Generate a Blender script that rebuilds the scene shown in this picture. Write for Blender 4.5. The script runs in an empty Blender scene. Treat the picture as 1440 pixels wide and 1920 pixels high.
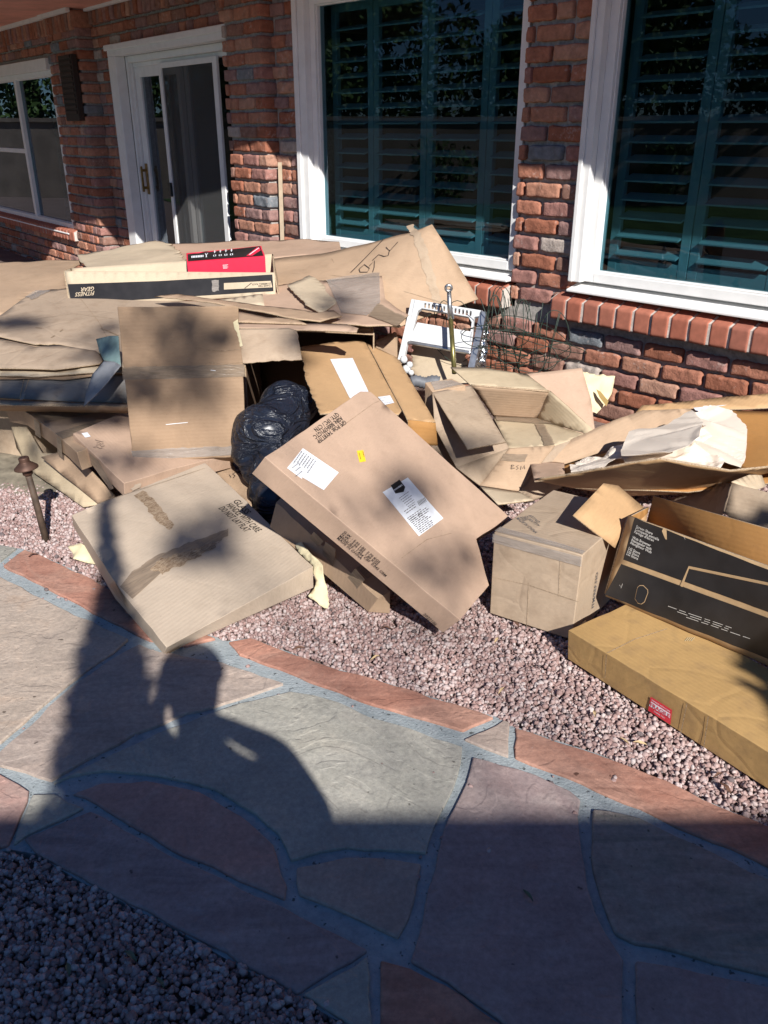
import bpy, bmesh, math, random
import numpy as np
from mathutils import Vector, Matrix, noise

# ---------------------------------------------------------------- camera, sky, sun, exposure
S = bpy.context.scene
COL = S.collection
TH = math.radians(24.6); FPX = 1574.0; CH = 1.25
cd = bpy.data.cameras.new('camera'); cam = bpy.data.objects.new('camera', cd); COL.objects.link(cam)
cam.location = (0, 0, CH); cam.rotation_euler = (math.radians(90) - TH, 0, 0)
cd.sensor_fit = 'VERTICAL'; cd.sensor_height = 24; cd.lens = FPX / 1920 * 24
cd.clip_start = 0.02; cd.clip_end = 500
S.camera = cam
S.render.resolution_x = 768; S.render.resolution_y = 1024
EL = math.radians(34); AZ = math.radians(16)          # sun height; light travels AZ to the left of +Y
SUN = Vector((math.sin(AZ) * math.cos(EL), -math.cos(AZ) * math.cos(EL), math.sin(EL)))
w = bpy.data.worlds.new('World'); S.world = w; w.use_nodes = True
nt = w.node_tree; bg = nt.nodes['Background']
sky = nt.nodes.new('ShaderNodeTexSky'); sky.sky_type = 'NISHITA'; sky.sun_disc = False
sky.sun_elevation = EL; sky.sun_rotation = math.pi - AZ
sky.air_density = 1.0; sky.dust_density = 0.0; sky.ozone_density = 4.0
tn = nt.nodes.new('ShaderNodeMixRGB'); tn.blend_type = 'MULTIPLY'; tn.inputs[0].default_value = 1; tn.inputs[2].default_value = (.62, .85, 1.12, 1)
nt.links.new(sky.outputs[0], tn.inputs[1]); nt.links.new(tn.outputs[0], bg.inputs[0]); bg.inputs[1].default_value = 0.05
sl = bpy.data.lights.new('sun', 'SUN'); so = bpy.data.objects.new('sun', sl); COL.objects.link(so)
sl.energy = 5.0; sl.angle = math.radians(0.53); sl.color = (1.0, 0.97, 0.92)
so.rotation_euler = SUN.to_track_quat('Z', 'Y').to_euler()
S.view_settings.view_transform = 'Standard'; S.view_settings.look = 'None'
S.view_settings.exposure = 0.50; S.view_settings.gamma = 1.0
S.render.engine = 'CYCLES'

# ---------------------------------------------------------------- measuring helpers
CC = Vector((0, 0, CH))
FW = Vector((0, math.cos(TH), -math.sin(TH))); UP = Vector((0, math.sin(TH), math.cos(TH)))
def ray(x, y): return Vector(((x - 720) / FPX, 0, 0)) + UP * ((960 - y) / FPX) + FW
def Z(x, y, z=0.0):
    r = ray(x, y); return CC + r * ((z - CH) / r.z)
def Y(x, y, Yw):
    r = ray(x, y); return CC + r * (Yw / r.y)
def onpl(x, y, pl):
    r = ray(x, y); return CC + r * ((pl[0] - CC).dot(pl[1]) / r.dot(pl[1]))
def plane(a, b, c):
    n = (b - a).cross(c - a).normalized()
    if n.dot(CC - a) < 0: n = -n
    return (a, n)
class Wall:
    def __init__(s, az, p):
        a = math.radians(az); s.d = Vector((-math.sin(a), math.cos(a), 0)); s.n = Vector((-math.cos(a), -math.sin(a), 0)); s.p = Vector(p)
    def at(s, u, z, off=0.0): return s.p + s.d * u + s.n * off + Vector((0, 0, z))
    def m(s): return Matrix((( s.d.x, s.n.x, 0, s.p.x), (s.d.y, s.n.y, 0, s.p.y), (0, 0, 1, 0), (0, 0, 0, 1)))
W1 = Wall(44, (1.07, 3.75, 0))
W2 = Wall(38.5, W1.at(2.48, 0))

# ---------------------------------------------------------------- object helpers
def props(o, label=None, cat=None, group=None, kind=None):
    if label: o['label'] = label
    if cat: o['category'] = cat
    if group: o['group'] = group
    if kind: o['kind'] = kind
    return o
def empty(name, loc, label=None, cat=None, group=None, kind=None):
    o = bpy.data.objects.new(name, None); COL.objects.link(o); o.location = loc; o.empty_display_size = .05
    return props(o, label, cat, group, kind)
def wloc(o):
    m = o.matrix_basis.copy()
    while o.parent: o = o.parent; m = o.matrix_basis @ m
    return m
def put(o, M=None, parent=None):
    M = M or Matrix.Identity(4)
    COL.objects.link(o)
    if parent is not None:
        o.parent = parent; M = wloc(parent).inverted() @ M
    o.matrix_basis = M
    return o
def mesh_obj(name, verts, faces, mats, M=None, parent=None, smooth=False, fm=None):
    me = bpy.data.meshes.new(name); me.from_pydata([tuple(v) for v in verts], [], faces)
    for m in (mats if isinstance(mats, (list, tuple)) else [mats]): me.materials.append(m)
    if smooth: me.polygons.foreach_set('use_smooth', [True] * len(me.polygons))
    if fm: me.polygons.foreach_set('material_index', fm)
    me.update()
    return put(bpy.data.objects.new(name, me), M, parent)
def bm_obj(name, bm, mats, M=None, parent=None, smooth=False):
    me = bpy.data.meshes.new(name); bm.to_mesh(me); bm.free()
    for m in (mats if isinstance(mats, (list, tuple)) else [mats]): me.materials.append(m)
    if smooth: me.polygons.foreach_set('use_smooth', [True] * len(me.polygons))
    return put(bpy.data.objects.new(name, me), M, parent)
def bevel(o, wd=.003, seg=2):
    b = o.modifiers.new('bevel', 'BEVEL'); b.width = wd; b.segments = seg; b.limit_method = 'ANGLE'; b.angle_limit = math.radians(40); return o
class MB:
    """collects boxes and tubes in one mesh"""
    def __init__(s): s.v = []; s.f = []
    def box(s, x0, x1, y0, y1, z0, z1, M=None):
        b = len(s.v)
        for z in (z0, z1):
            for x, y in ((x0, y0), (x1, y0), (x1, y1), (x0, y1)):
                p = Vector((x, y, z)); s.v.append(M @ p if M else p)
        s.f += [[b+3, b+2, b+1, b], [b+4, b+5, b+6, b+7]] + [[b+i, b+(i+1) % 4, b+4+(i+1) % 4, b+4+i] for i in range(4)]
        return s
    def tube(s, pts, r, n=6, closed=False):
        pts = [Vector(p) for p in pts]; b0 = len(s.v); N = len(pts)
        rr = r if isinstance(r, (list, tuple)) else [r] * N
        up = Vector((.13, .27, .95))
        for i, p in enumerate(pts):
            t = (pts[(i+1) % N] - pts[i-1]) if closed else (pts[min(i+1, N-1)] - pts[max(i-1, 0)])
            t.normalize(); a = t.cross(up)
            if a.length < .05: a = t.cross(Vector((1, 0, 0)))
            a.normalize(); c = t.cross(a)
            for k in range(n):
                g = 2 * math.pi * k / n; s.v.append(p + a * (math.cos(g) * rr[i]) + c * (math.sin(g) * rr[i]))
        for i in range(N if closed else N - 1):
            j = (i + 1) % N
            for k in range(n):
                s.f.append([b0+i*n+k, b0+i*n+(k+1) % n, b0+j*n+(k+1) % n, b0+j*n+k])
        if not closed:
            s.f.append([b0+k for k in range(n)][::-1]); s.f.append([b0+(N-1)*n+k for k in range(n)])
        return s
    def lathe(s, prof, n=20, M=None):
        b = len(s.v)
        for r, z in prof:
            for k in range(n):
                g = 2*math.pi*k/n; p = Vector((r*math.cos(g), r*math.sin(g), z)); s.v.append(M @ p if M else p)
        for i in range(len(prof)-1):
            for k in range(n): s.f.append([b+i*n+k, b+i*n+(k+1) % n, b+(i+1)*n+(k+1) % n, b+(i+1)*n+k])
        return s
    def build(s, name, mat, M=None, parent=None, smooth=False, bev=0):
        o = mesh_obj(name, s.v, s.f, mat, M, parent, smooth)
        if bev: bevel(o, bev)
        return o

# ---------------------------------------------------------------- materials
class NT:
    def __init__(s, name):
        s.m = bpy.data.materials.new(name); s.m.use_nodes = True; s.t = s.m.node_tree; s.b = s.t.nodes['Principled BSDF']
        s.out = s.t.nodes['Material Output']
    def n(s, typ, **kw):
        nd = s.t.nodes.new('ShaderNode' + typ)
        for k, v in kw.items():
            if k.startswith('i_'):
                nd.inputs[k[2:].replace('_', ' ')].default_value = v
            else: setattr(nd, k, v)
        return nd
    def l(s, a, b): s.t.links.new(a, b)
    def co(s, scale=(1, 1, 1), kind='Object', rot=(0, 0, 0)):
        tc = s.n('TexCoord'); mp = s.n('Mapping'); s.l(tc.outputs[kind], mp.inputs[0])
        mp.inputs['Scale'].default_value = scale; mp.inputs['Rotation'].default_value = rot
        return mp.outputs[0]
    def noise(s, vec, scale, detail=4, rough=.55, dist=0):
        nd = s.n('TexNoise'); nd.inputs['Scale'].default_value = scale; nd.inputs['Detail'].default_value = detail
        nd.inputs['Roughness'].default_value = rough; nd.inputs['Distortion'].default_value = dist
        s.l(vec, nd.inputs['Vector']); return nd.outputs['Fac']
    def ramp(s, fac, stops, interp='LINEAR'):
        r = s.n('ValToRGB'); r.color_ramp.interpolation = interp
        e = r.color_ramp.elements
        while len(e) < len(stops): e.new(.5)
        for el, (p, c) in zip(e, stops):
            el.position = p; el.color = (*c, 1) if len(c) == 3 else c
        s.l(fac, r.inputs[0]); return r.outputs[0]
    def mix(s, fac, a, b, mode='MIX'):
        m = s.n('MixRGB', blend_type=mode)
        for i, v in ((0, fac), (1, a), (2, b)):
            if isinstance(v, (int, float)): m.inputs[i].default_value = v
            elif isinstance(v, tuple): m.inputs[i].default_value = (*v, 1) if len(v) == 3 else v
            else: s.l(v, m.inputs[i])
        return m.outputs[0]
    def math(s, op, a, b=0.0):
        m = s.n('Math', operation=op)
        for i, v in ((0, a), (1, b)):
            if isinstance(v, (int, float)): m.inputs[i].default_value = v
            else: s.l(v, m.inputs[i])
        return m.outputs[0]
    def bump(s, h, strength=.3, dist=.002, prev=None):
        b = s.n('Bump'); b.inputs['Strength'].default_value = strength; b.inputs['Distance'].default_value = dist
        s.l(h, b.inputs['Height'])
        if prev is not None: s.l(prev, b.inputs['Normal'])
        s.l(b.outputs[0], s.b.inputs['Normal']); return b.outputs[0]
    def col(s, c):
        if isinstance(c, tuple): s.b.inputs['Base Color'].default_value = (*c, 1)
        else: s.l(c, s.b.inputs['Base Color'])
        return s
    def rough(s, r, spec=.5, metal=0):
        s.b.inputs['Roughness'].default_value = r; s.b.inputs['Specular IOR Level'].default_value = spec; s.b.inputs['Metallic'].default_value = metal
        return s
def sc(c, k): return tuple(min(1, x * k) for x in c)
def plain(name, c, r=.6, spec=.4, metal=0, var=.12, scale=30, bump=.0):
    t = NT(name); v = t.co(); n = t.noise(v, scale)
    t.col(t.ramp(n, [(.3, sc(c, 1 - var)), (.7, sc(c, 1 + var))])).rough(r, spec, metal)
    if bump: t.bump(n, bump, .001)
    return t.m
def cardboard(name, c, dirt=.25, flute='x', crease=.3, stain=(.20, .13, .08), gloss=.75):
    t = NT(name); v = t.co()
    big = t.noise(v, 3.2, 5, .6, .4); mid = t.noise(v, 17, 4); 
    fib = t.noise(t.co((60, 900, 60) if flute == 'x' else (900, 60, 60)), 1.0, 3, .7)
    c1 = t.ramp(big, [(.25, sc(c, .80)), (.5, c), (.8, sc(c, 1.12))])
    c2 = t.mix(t.math('MULTIPLY', t.ramp(mid, [(.5, (0, 0, 0)), (.75, (1, 1, 1))]), dirt), c1, stain)
    c3 = t.mix(.22, c2, t.ramp(fib, [(.3, sc(c, .62)), (.7, sc(c, 1.28))]))
    sp = t.noise(v, 140, 2, .5)
    c4 = t.mix(t.math('MULTIPLY', t.ramp(sp, [(.68, (0, 0, 0)), (.76, (1, 1, 1))]), .35), c3, sc(c, .5))
    t.col(c4).rough(gloss, .25)
    wv = t.n('TexWave', wave_type='BANDS', bands_direction='Y' if flute == 'x' else 'X'); wv.inputs['Scale'].default_value = 24; wv.inputs['Distortion'].default_value = .6
    t.l(v, wv.inputs['Vector'])
    b1 = t.bump(wv.outputs['Fac'], .16, .0014)
    cr = t.n('TexVoronoi', feature='DISTANCE_TO_EDGE'); cr.inputs['Scale'].default_value = 4.5
    dv = t.n('MixRGB'); dv.inputs[0].default_value = .12; t.l(v, dv.inputs[1])
    nn = t.n('TexNoise'); nn.inputs['Scale'].default_value = 3; t.l(v, nn.inputs['Vector']); t.l(nn.outputs['Color'], dv.inputs[2]); t.l(dv.outputs[0], cr.inputs['Vector'])
    e = t.ramp(cr.outputs['Distance'], [(0, (0, 0, 0)), (.035, (1, 1, 1))])
    b2 = t.bump(e, crease * .5, .002, b1)
    t.bump(t.noise(v, 6, 4), .35, .012, b2)
    return t.m
M = {}
M['tan'] = cardboard('cardboard_tan', (.43, .30, .20))
M['pink'] = cardboard('cardboard_pinkish', (.47, .325, .235), .2)
M['pale'] = cardboard('cardboard_pale', (.52, .42, .30), .15)
M['beige'] = cardboard('cardboard_beige', (.48, .385, .295), .12)
M['orange'] = cardboard('cardboard_orange', (.48, .30, .155), .12)
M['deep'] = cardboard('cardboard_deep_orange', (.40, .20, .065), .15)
M['gold'] = cardboard('cardboard_golden', (.46, .285, .115), .5, crease=.6)
M['olive'] = cardboard('cardboard_olive', (.50, .40, .27), .22)
M['grey'] = cardboard('cardboard_weathered', (.41, .31, .22), .45, crease=.7)
M['blue'] = cardboard('cardboard_shade_and_dirt', (.20, .19, .185), .5)  # blue-grey shade of the left stack put into the card colour, plus stains
M['mauve'] = cardboard('cardboard_mauve', (.385, .29, .21), .5, crease=.9)
def rim():
    t = NT('cardboard_cut_edge'); v = t.co()
    n = t.noise(t.co((300, 300, 500)), 1, 2)
    t.col(t.ramp(n, [(.35, (.20, .135, .08)), (.6, (.50, .38, .26))])).rough(.9, .1); return t.m
M['rim'] = rim()
def tape(name, c, a=.75, r=.18):
    t = NT(name); v = t.co((1, 1, 1))
    n = t.noise(t.co((14, 90, 40)), 1, 5, .65, 1.0)
    t.col(t.ramp(n, [(.3, sc(c, .7)), (.7, sc(c, 1.25))])).rough(r, .5); t.b.inputs['Alpha'].default_value = a
    t.bump(n, .6, .004); return t.m
M['tape'] = tape('brown_packing_tape', (.30, .225, .16), .8, .3)
M['cleartape'] = tape('clear_packing_tape', (.42, .37, .33), .55, .2)
def tornm():
    t = NT('torn_paper_layer'); v = t.co((70, 260, 70), rot=(0, 0, .35)); n = t.noise(v, 1, 4, .7, .6); n2 = t.noise(t.co(), 60, 4)
    t.col(t.mix(.5, t.ramp(n, [(.38, (.13, .085, .055)), (.5, (.34, .235, .15)), (.62, (.52, .42, .31))]), t.ramp(n2, [(.35, (.20, .13, .08)), (.65, (.42, .31, .21))]))).rough(.9, .1); t.bump(n, .8, .003); return t.m
M['torn'] = tornm()
M['ink'] = plain('black_ink', (.035, .028, .025), .7)
M['greyink'] = plain('grey_ink', (.13, .12, .12), .7)
M['white'] = plain('white_label_paper', (.78, .79, .82), .5)
M['blackprint'] = plain('black_print', (.02, .018, .018), .38, .5, var=.35, scale=12)
M['kraftprint'] = plain('kraft_line', (.45, .30, .16), .7)
M['red'] = plain('red_carton', (.72, .03, .07), .4, .5, var=.06)
M['redlabel'] = plain('red_sticker', (.70, .04, .06), .4)
M['yellow'] = plain('yellow_sticker', (.85, .52, .03), .5)
M['upright'] = cardboard('cardboard_brown', (.35, .235, .15), .3)
M['cream'] = plain('cream_paper', (.68, .59, .38), .7, var=.1, scale=9)
M['kraftpaper'] = plain('pale_packing_paper', (.74, .645, .545), .75, var=.06, scale=6)
# ---------------------------------------------------------------- large structure: house
rng = np.random.default_rng(7)
def box_template(nx, ny, nz):
    v = []; idx = {}; f = []
    def vid(i, j, k):
        if (i, j, k) not in idx: idx[(i, j, k)] = len(v); v.append((2*i/nx-1, 2*j/ny-1, 2*k/nz-1))
        return idx[(i, j, k)]
    for i in range(nx):
        for j in range(ny):
            f.append([vid(i, j, 0), vid(i, j+1, 0), vid(i+1, j+1, 0), vid(i+1, j, 0)]); f.append([vid(i, j, nz), vid(i+1, j, nz), vid(i+1, j+1, nz), vid(i, j+1, nz)])
    for i in range(nx):
        for k in range(nz):
            f.append([vid(i, 0, k), vid(i+1, 0, k), vid(i+1, 0, k+1), vid(i, 0, k+1)]); f.append([vid(i, ny, k), vid(i, ny, k+1), vid(i+1, ny, k+1), vid(i+1, ny, k)])
    for j in range(ny):
        for k in range(nz):
            f.append([vid(0, j, k), vid(0, j, k+1), vid(0, j+1, k+1), vid(0, j+1, k)]); f.append([vid(nx, j, k), vid(nx, j+1, k), vid(nx, j+1, k+1), vid(nx, j, k+1)])
    return np.array(v), np.array(f)
TV, TF = box_template(14, 4, 7)
def warp3(p, amp, fr, ph):
    o = np.zeros_like(p)
    for a in range(3):
        for k, (f1, w1) in enumerate(((fr, 1), (fr*2.3, .5), (fr*5.1, .25))):
            o[:, a] += w1*np.sin(p[:, 0]*f1*(1+.13*a)+ph[a]+k)*np.sin(p[:, 2]*f1*(1-.1*a)+ph[(a+1) % 3]+2*k+p[:, 1]*f1*.8)
    return p + o*amp
def bricks(name, cells, mat, Mx, parent, r=.0085, amp=.0024, tone=None, tmpl=(TV, TF), smooth=True):
    """cells: (s0,s1,z0,z1,front,depth) each one brick in a wall frame; one mesh: the brickwork is the wall's pattern"""
    tv, tf = tmpl
    V = []; Fs = []; T = []; b = 0
    for (s0, s1, z0, z1, fr, dp) in cells:
        h = np.array([(s1-s0)/2, dp/2, (z1-z0)/2]); rr = min(r, h.min()*.9)
        q = tv*h; inner = np.clip(q, -(h-rr), h-rr); dd = q-inner
        ln = np.linalg.norm(dd, axis=1, keepdims=True); ln[ln == 0] = 1
        q = inner + dd/ln*rr
        ph = rng.uniform(0, 30, 3)
        q = warp3(q, amp, 42, ph)
        ed = 1-np.clip((h-np.abs(q)).min(axis=1)*0, 0, 1); q += (np.sin(q*np.array([310, 260, 380])+ph)*np.sin(q[:, ::-1]*np.array([170, 230, 210])+ph[::-1]))*amp*.45
        tw = rng.normal(0, .012); q[:, 2] += q[:, 0]*tw
        q[:, 1] += rng.normal(0, .0028) + q[:, 0]*rng.normal(0, .012)
        q += np.array([(s0+s1)/2, fr-dp/2, (z0+z1)/2])
        V.append(q); Fs.append(tf+b); b += len(q); T.append(np.full(len(q), rng.uniform() if tone is None else tone))
    V = np.concatenate(V); Fs = np.concatenate(Fs)
    o = mesh_obj(name, V.tolist(), Fs.tolist(), mat, Mx, parent, smooth)
    at = o.data.attributes.new('tone', 'FLOAT', 'POINT'); at.data.foreach_set('value', np.concatenate(T))
    return o
CO = .079; BL = .2; J = .0165
def rows(s0, s1, z0, z1, fr, dp, shift=0):
    out = []; k0 = int(math.floor(z0/CO+.5)); k1 = int(math.floor(z1/CO+.5))
    for k in range(k0, k1):
        s = s0 - ((k+shift) % 2)*BL/2
        while s < s1-.03:
            a, b = max(s, s0), min(s+BL, s1)
            if b-a > .035:
                if rng.uniform() < .10 and b-a > .15: m = a+(b-a)*.5; segs = [(a, m), (m, b)]
                else: segs = [(a, b)]
                for a2, b2 in segs: out.append((a2+(J/2 if a2 > s0 else 0), b2-(J/2 if b2 < s1 else 0), k*CO+J/2, (k+1)*CO-J/2+.001, fr, dp))
            s += BL
    return out
def soldier(s0, s1, z0, z1, fr, dp):
    out = []; s = s0
    while s < s1-.03: out.append((s+.006, min(s+.072, s1)-.006, z0+.006, z1-.006, fr, dp)); s += .072
    return out
def brickmat():
    t = NT('old_brick'); at = t.n('Attribute', attribute_name='tone'); v = t.co()
    base = t.ramp(at.outputs['Fac'], [(0, (.36, .145, .09)), (.16, (.43, .19, .125)), (.32, (.31, .175, .135)), (.46, (.46, .23, .155)), (.6, (.37, .19, .16)), (.72, (.49, .28, .20)), (.82, (.33, .20, .18)), (.93, (.22, .24, .26)), (.965, (.48, .41, .36))], 'CONSTANT')
    n = t.noise(v, 28, 6, .65); c = t.mix(.55, base, t.ramp(n, [(.3, (.35, .35, .35)), (.7, (1.25, 1.2, 1.2))]), 'MULTIPLY')
    n2 = t.noise(v, 7, 4); eff = t.ramp(t.math('MULTIPLY', n2, t.noise(v, 60, 3)), [(.32, (0, 0, 0)), (.42, (1, 1, 1))])
    c = t.mix(t.math('MULTIPLY', eff, .45), c, (.50, .42, .38))
    t.col(c).rough(.95, .08); b = t.bump(t.noise(v, 120, 5, .75), .9, .004); t.bump(t.noise(v, 26, 4, .6), .8, .008, b); return t.m
M['brick'] = brickmat()
M['mortar'] = plain('grey_mortar', (.36, .335, .31), .95, .1, var=.3, scale=60, bump=.8)
def sillmat():
    t = NT('terracotta_sill_brick'); at = t.n('Attribute', attribute_name='tone'); v = t.co()
    b = t.ramp(at.outputs['Fac'], [(0, (.36, .12, .075)), (.5, (.42, .155, .10)), (1, (.34, .13, .09))])
    t.col(t.mix(.4, b, t.ramp(t.noise(v, 40, 4), [(.3, (.6, .6, .6)), (.7, (1.2, 1.15, 1.15))]), 'MULTIPLY')).rough(.8, .25)
    t.bump(t.noise(v, 150, 3), .2, .001); return t.m
M['sill'] = sillmat()
M['lightmortar'] = plain('pale_mortar', (.55, .50, .45), .95, .1, var=.2, scale=80, bump=.5)
M['whitepaint'] = plain('white_painted_trim', (.80, .79, .77), .5, .4, var=.05, scale=14, bump=.15)
M['shutter'] = plain('shutter_paint', (.58, .60, .60), .5, .35, var=.03)
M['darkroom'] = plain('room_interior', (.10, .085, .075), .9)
def glassmat(name, tint):
    t = NT(name); tr = t.n('BsdfTransparent'); tr.inputs[0].default_value = (*tint, 1)
    gl = t.n('BsdfGlossy'); gl.inputs['Roughness'].default_value = .0; gl.inputs[0].default_value = (.75, .85, 1.0, 1)
    lw = t.n('Fresnel'); lw.inputs[0].default_value = 1.6
    v = t.co(); n = t.noise(v, 1.3, 2); bp = t.n('Bump'); bp.inputs['Strength'].default_value = .04; bp.inputs['Distance'].default_value = .02
    t.l(n, bp.inputs['Height']); t.l(bp.outputs[0], gl.inputs['Normal'])
    gm = t.n('NewGeometry'); bf = t.math('SUBTRACT', 1.0, gm.outputs['Backfacing']); mx = t.n('MixShader'); t.l(t.math('MULTIPLY', lw.outputs[0], bf), mx.inputs[0]); t.l(tr.outputs[0], mx.inputs[1]); t.l(gl.outputs[0], mx.inputs[2]); t.l(mx.outputs[0], t.out.inputs[0])
    return t.m
M['glass'] = glassmat('tinted_window_glass', (.45, .62, .66))
M['clear'] = glassmat('door_glass', (.72,.78,.80))
def screenm():
    t = NT('insect_screen'); tr = t.n('BsdfTransparent'); d = t.n('BsdfDiffuse'); d.inputs[0].default_value = (.10, .10, .10, 1)
    mx = t.n('MixShader'); mx.inputs[0].default_value = .45; t.l(tr.outputs[0], mx.inputs[1]); t.l(d.outputs[0], mx.inputs[2]); t.l(mx.outputs[0], t.out.inputs[0]); return t.m
M['screen'] = screenm()

house = empty('brick_house', W1.at(0, 0), 'old red brick house with white framed windows and a sliding door behind the cardboard heap', 'house')
m1, m2 = W1.m(), W2.m()
c1 = rows(-2.3, 2.48, -.079, .434, 0, .05) + rows(.30, .645, .474, 2.12, 0, .09, 1) + rows(2.25, 2.48, .474, 2.09, 0, .09) + rows(-2.3, 2.48, 1.98, 2.06, 0, .05)
bricks('brick_wall', c1, M['brick'], m1, house)
mb = MB(); e = .024
mb.box(-2.3, 2.48, -.3, -e, -.1, .44).box(.318, .63, -.3, -e, .44, 2.094).box(2.263, 2.48, -.3, -e, .44, 2.094).box(-2.3, .305, -.3, -e, 1.96, 2.094).box(.64, 2.255, -.3, -e, 1.96, 2.094)
mb.build('mortar_bed', M['mortar'], m1, house)
c2 = rows(0, .45, -.079, 2.12, .075, .16) + rows(2.35, 2.68, -.079, 2.12, 0, .1) + rows(2.68, 3.30, -.079, 1.95, .135, .18, 1) \
   + rows(.45, 2.68, 1.82, 1.98, .0, .06) + soldier(.0, 2.68, 1.98, 2.094, .02, .08) + soldier(2.68, 3.30, 1.94, 2.094, .155, .2) \
   + rows(3.30, 6.6, -.079, .29, .12, .05) + rows(3.30, 3.42, .31, 1.9, .12, .1) + rows(3.30, 6.6, 1.81, 1.95, .12, .05, 1) + soldier(3.30, 6.6, 1.94, 2.094, .14, .06)
bricks('brick_wall', c2, M['brick'], m2, house)
mb = MB()
mb.box(.018, .436, -.3, .075-e, -.1, 2.094).box(2.36, 2.70, -.3, -e, -.1, 2.094).box(2.70, 3.296, -.3, .135-e, -.1, 2.094).box(.446, 2.352, -.3, -e, 1.82, 2.094)
mb.box(3.296, 6.6, -.3, .12-e, -.1, .33).box(3.296, 3.42, -.3, .12-e, .33, 1.9).box(3.42, 6.6, -.3, .12-e, 1.80, 2.094)
mb.build('mortar_bed', M['mortar'], m2, house)
# rowlock sills
def rowlock(s0, s1, mx, fr, zt, h=.093, pitch=.087, back=.10):
    cells = []; s = s0
    while s < s1 - .03: cells.append((s+.006, min(s+pitch, s1)-.006, zt-h, zt, fr, back)); s += pitch
    o = bricks('brick_sill', cells, M['sill'], mx, house, r=.004, amp=.0006)
    me = o.data; co = np.zeros(len(me.vertices)*3); me.vertices.foreach_get('co', co); co = co.reshape(-1, 3)
    co[:, 2] += (fr-co[:, 1])*.30*(co[:, 2] > zt-h*.5)      # top slopes up towards the window
    me.vertices.foreach_set('co', co.ravel())
    q = MB(); q.v = [Vector(p) for p in ((s0, fr-.006, zt-h+.004), (s1, fr-.006, zt-h+.004), (s1, fr-.006, zt-.004), (s0, fr-.006, zt-.004), (s0, -.02, zt-h+.004), (s1, -.02, zt-h+.004), (s1, -.02, zt-.004+(fr+.02)*.3), (s0, -.02, zt-.004+(fr+.02)*.3))]
    q.f = [[0, 1, 2, 3][::-1], [3, 2, 6, 7][::-1], [0, 3, 7, 4][::-1], [1, 5, 6, 2][::-1], [0, 4, 5, 1][::-1]]
    q.build('sill_mortar', M['lightmortar'], mx, o)
rowlock(-1.98, .37, m1, .05, .528)
rowlock(.655, 2.24, m1, .05, .528)
rowlock(3.30, 6.6, m2, .16, .385, h=.085)
# windows
def window(mx, s0, s1, z0, z1, off, trimL, trimR, panels, label=None, shut=True, slat0=.05):
    """s0<s1 glass edges (s grows to the left in view), off glass plane"""
    g = empty('window', Vector((0, 0, 0))); g.parent = house; g.matrix_basis = wloc(house).inverted() @ mx @ Matrix.Translation((s0, off, z0))
    if label: g['label'] = label
    f = MB(); w_ = .043; a, b = off-.03, off+.035
    f.box(s0-w_, s0, a, b, z0-w_, z1+w_).box(s1, s1+w_, a, b, z0-w_, z1+w_).box(s0, s1, a, b, z0-w_, z0).box(s0, s1, a, b, z1, z1+w_)
    a2, b2 = off-.03, off+.022
    f.box(s0, s0+.008, a2, b2, z0, z1).box(s1-.008, s1, a2, b2, z0, z1).box(s0+.008, s1-.008, a2, b2, z0, z0+.008).box(s0+.008, s1-.008, a2, b2, z1-.008, z1)
    f.build('frame', M['whitepaint'], mx, g, bev=.004)
    t = MB(); c = off+.0
    if trimL: t.box(s1+w_, s1+w_+trimL, c-.06, off+.075, z0-w_-.001, z1+w_+.09); t.box(s1+w_+trimL*.62, s1+w_+trimL+.002, off+.0755, off+.088, z0-w_, z1+w_+.092)
    if trimR: t.box(s0-w_-trimR, s0-w_, c-.06, off+.075, z0-w_-.001, z1+w_+.09); t.box(s0-w_-trimR-.002, s0-w_-trimR*.62, off+.0755, off+.088, z0-w_, z1+w_+.092)
    t.box(s0-w_, s1+w_, c-.06, off+.075, z1+w_, z1+w_+.09)
    t.build('trim', M['whitepaint'], mx, g, bev=.004)
    q = MB(); zb = z0-w_
    q.v = [Vector(p) for p in ((s0-w_-trimR, off+.095, zb-.045), (s1+w_+trimL, off+.095, zb-.045), (s1+w_+trimL, off+.095, zb-.034), (s0-w_-trimR, off+.095, zb-.034), (s0-w_-trimR, off-.05, zb-.045), (s1+w_+trimL, off-.05, zb-.045), (s1+w_+trimL, off-.05, zb-.002), (s0-w_-trimR, off-.05, zb-.002))]
    q.f = [[3, 2, 1, 0], [7, 6, 2, 3], [4, 7, 3, 0], [2, 6, 5, 1], [1, 5, 4, 0]]
    q.build('sill_board', M['whitepaint'], mx, g, bev=.003)
    MB().box(s0+.001, s1-.001, off-.004, off, z0+.001, z1-.001).build('pane', M['glass'], mx, g)
    if shut:
        so_ = off-.13
        for (p0, p1) in panels:
            k = MB(); sw_ = .043
            k.box(p0, p0+sw_, so_-.014, so_+.014, z0-.02, z1+.03).box(p1-sw_, p1, so_-.014, so_+.014, z0-.02, z1+.03)
            k.box(p0+sw_, p1-sw_, so_-.012, so_+.012, z0-.02, z0+slat0).box(p0+sw_, p1-sw_, so_-.012, so_+.012, z1-.03, z1+.03)
            zz = z0+slat0+.035; mid = (p0+p1)/2
            while zz < z1-.05:
                R = Matrix.Translation((0, so_, zz)) @ Matrix.Rotation(math.radians(-17), 4, 'X')
                k.box(p0+sw_+.002, p1-sw_-.002, -.042, .042, -.0045, .0045, R); zz += .078
            k.build('shutter', M['shutter'], mx, g, bev=.002)
    return g
window(m1, -1.62, .20, .652, 1.86, -.06, .055, .055, [(-.168, .225), (-.56, -.172), (-.95, -.564), (-1.34, -.954), (-1.65, -1.344)], 'wide white framed window with shutters on the right, above the red brick sill')
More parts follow.
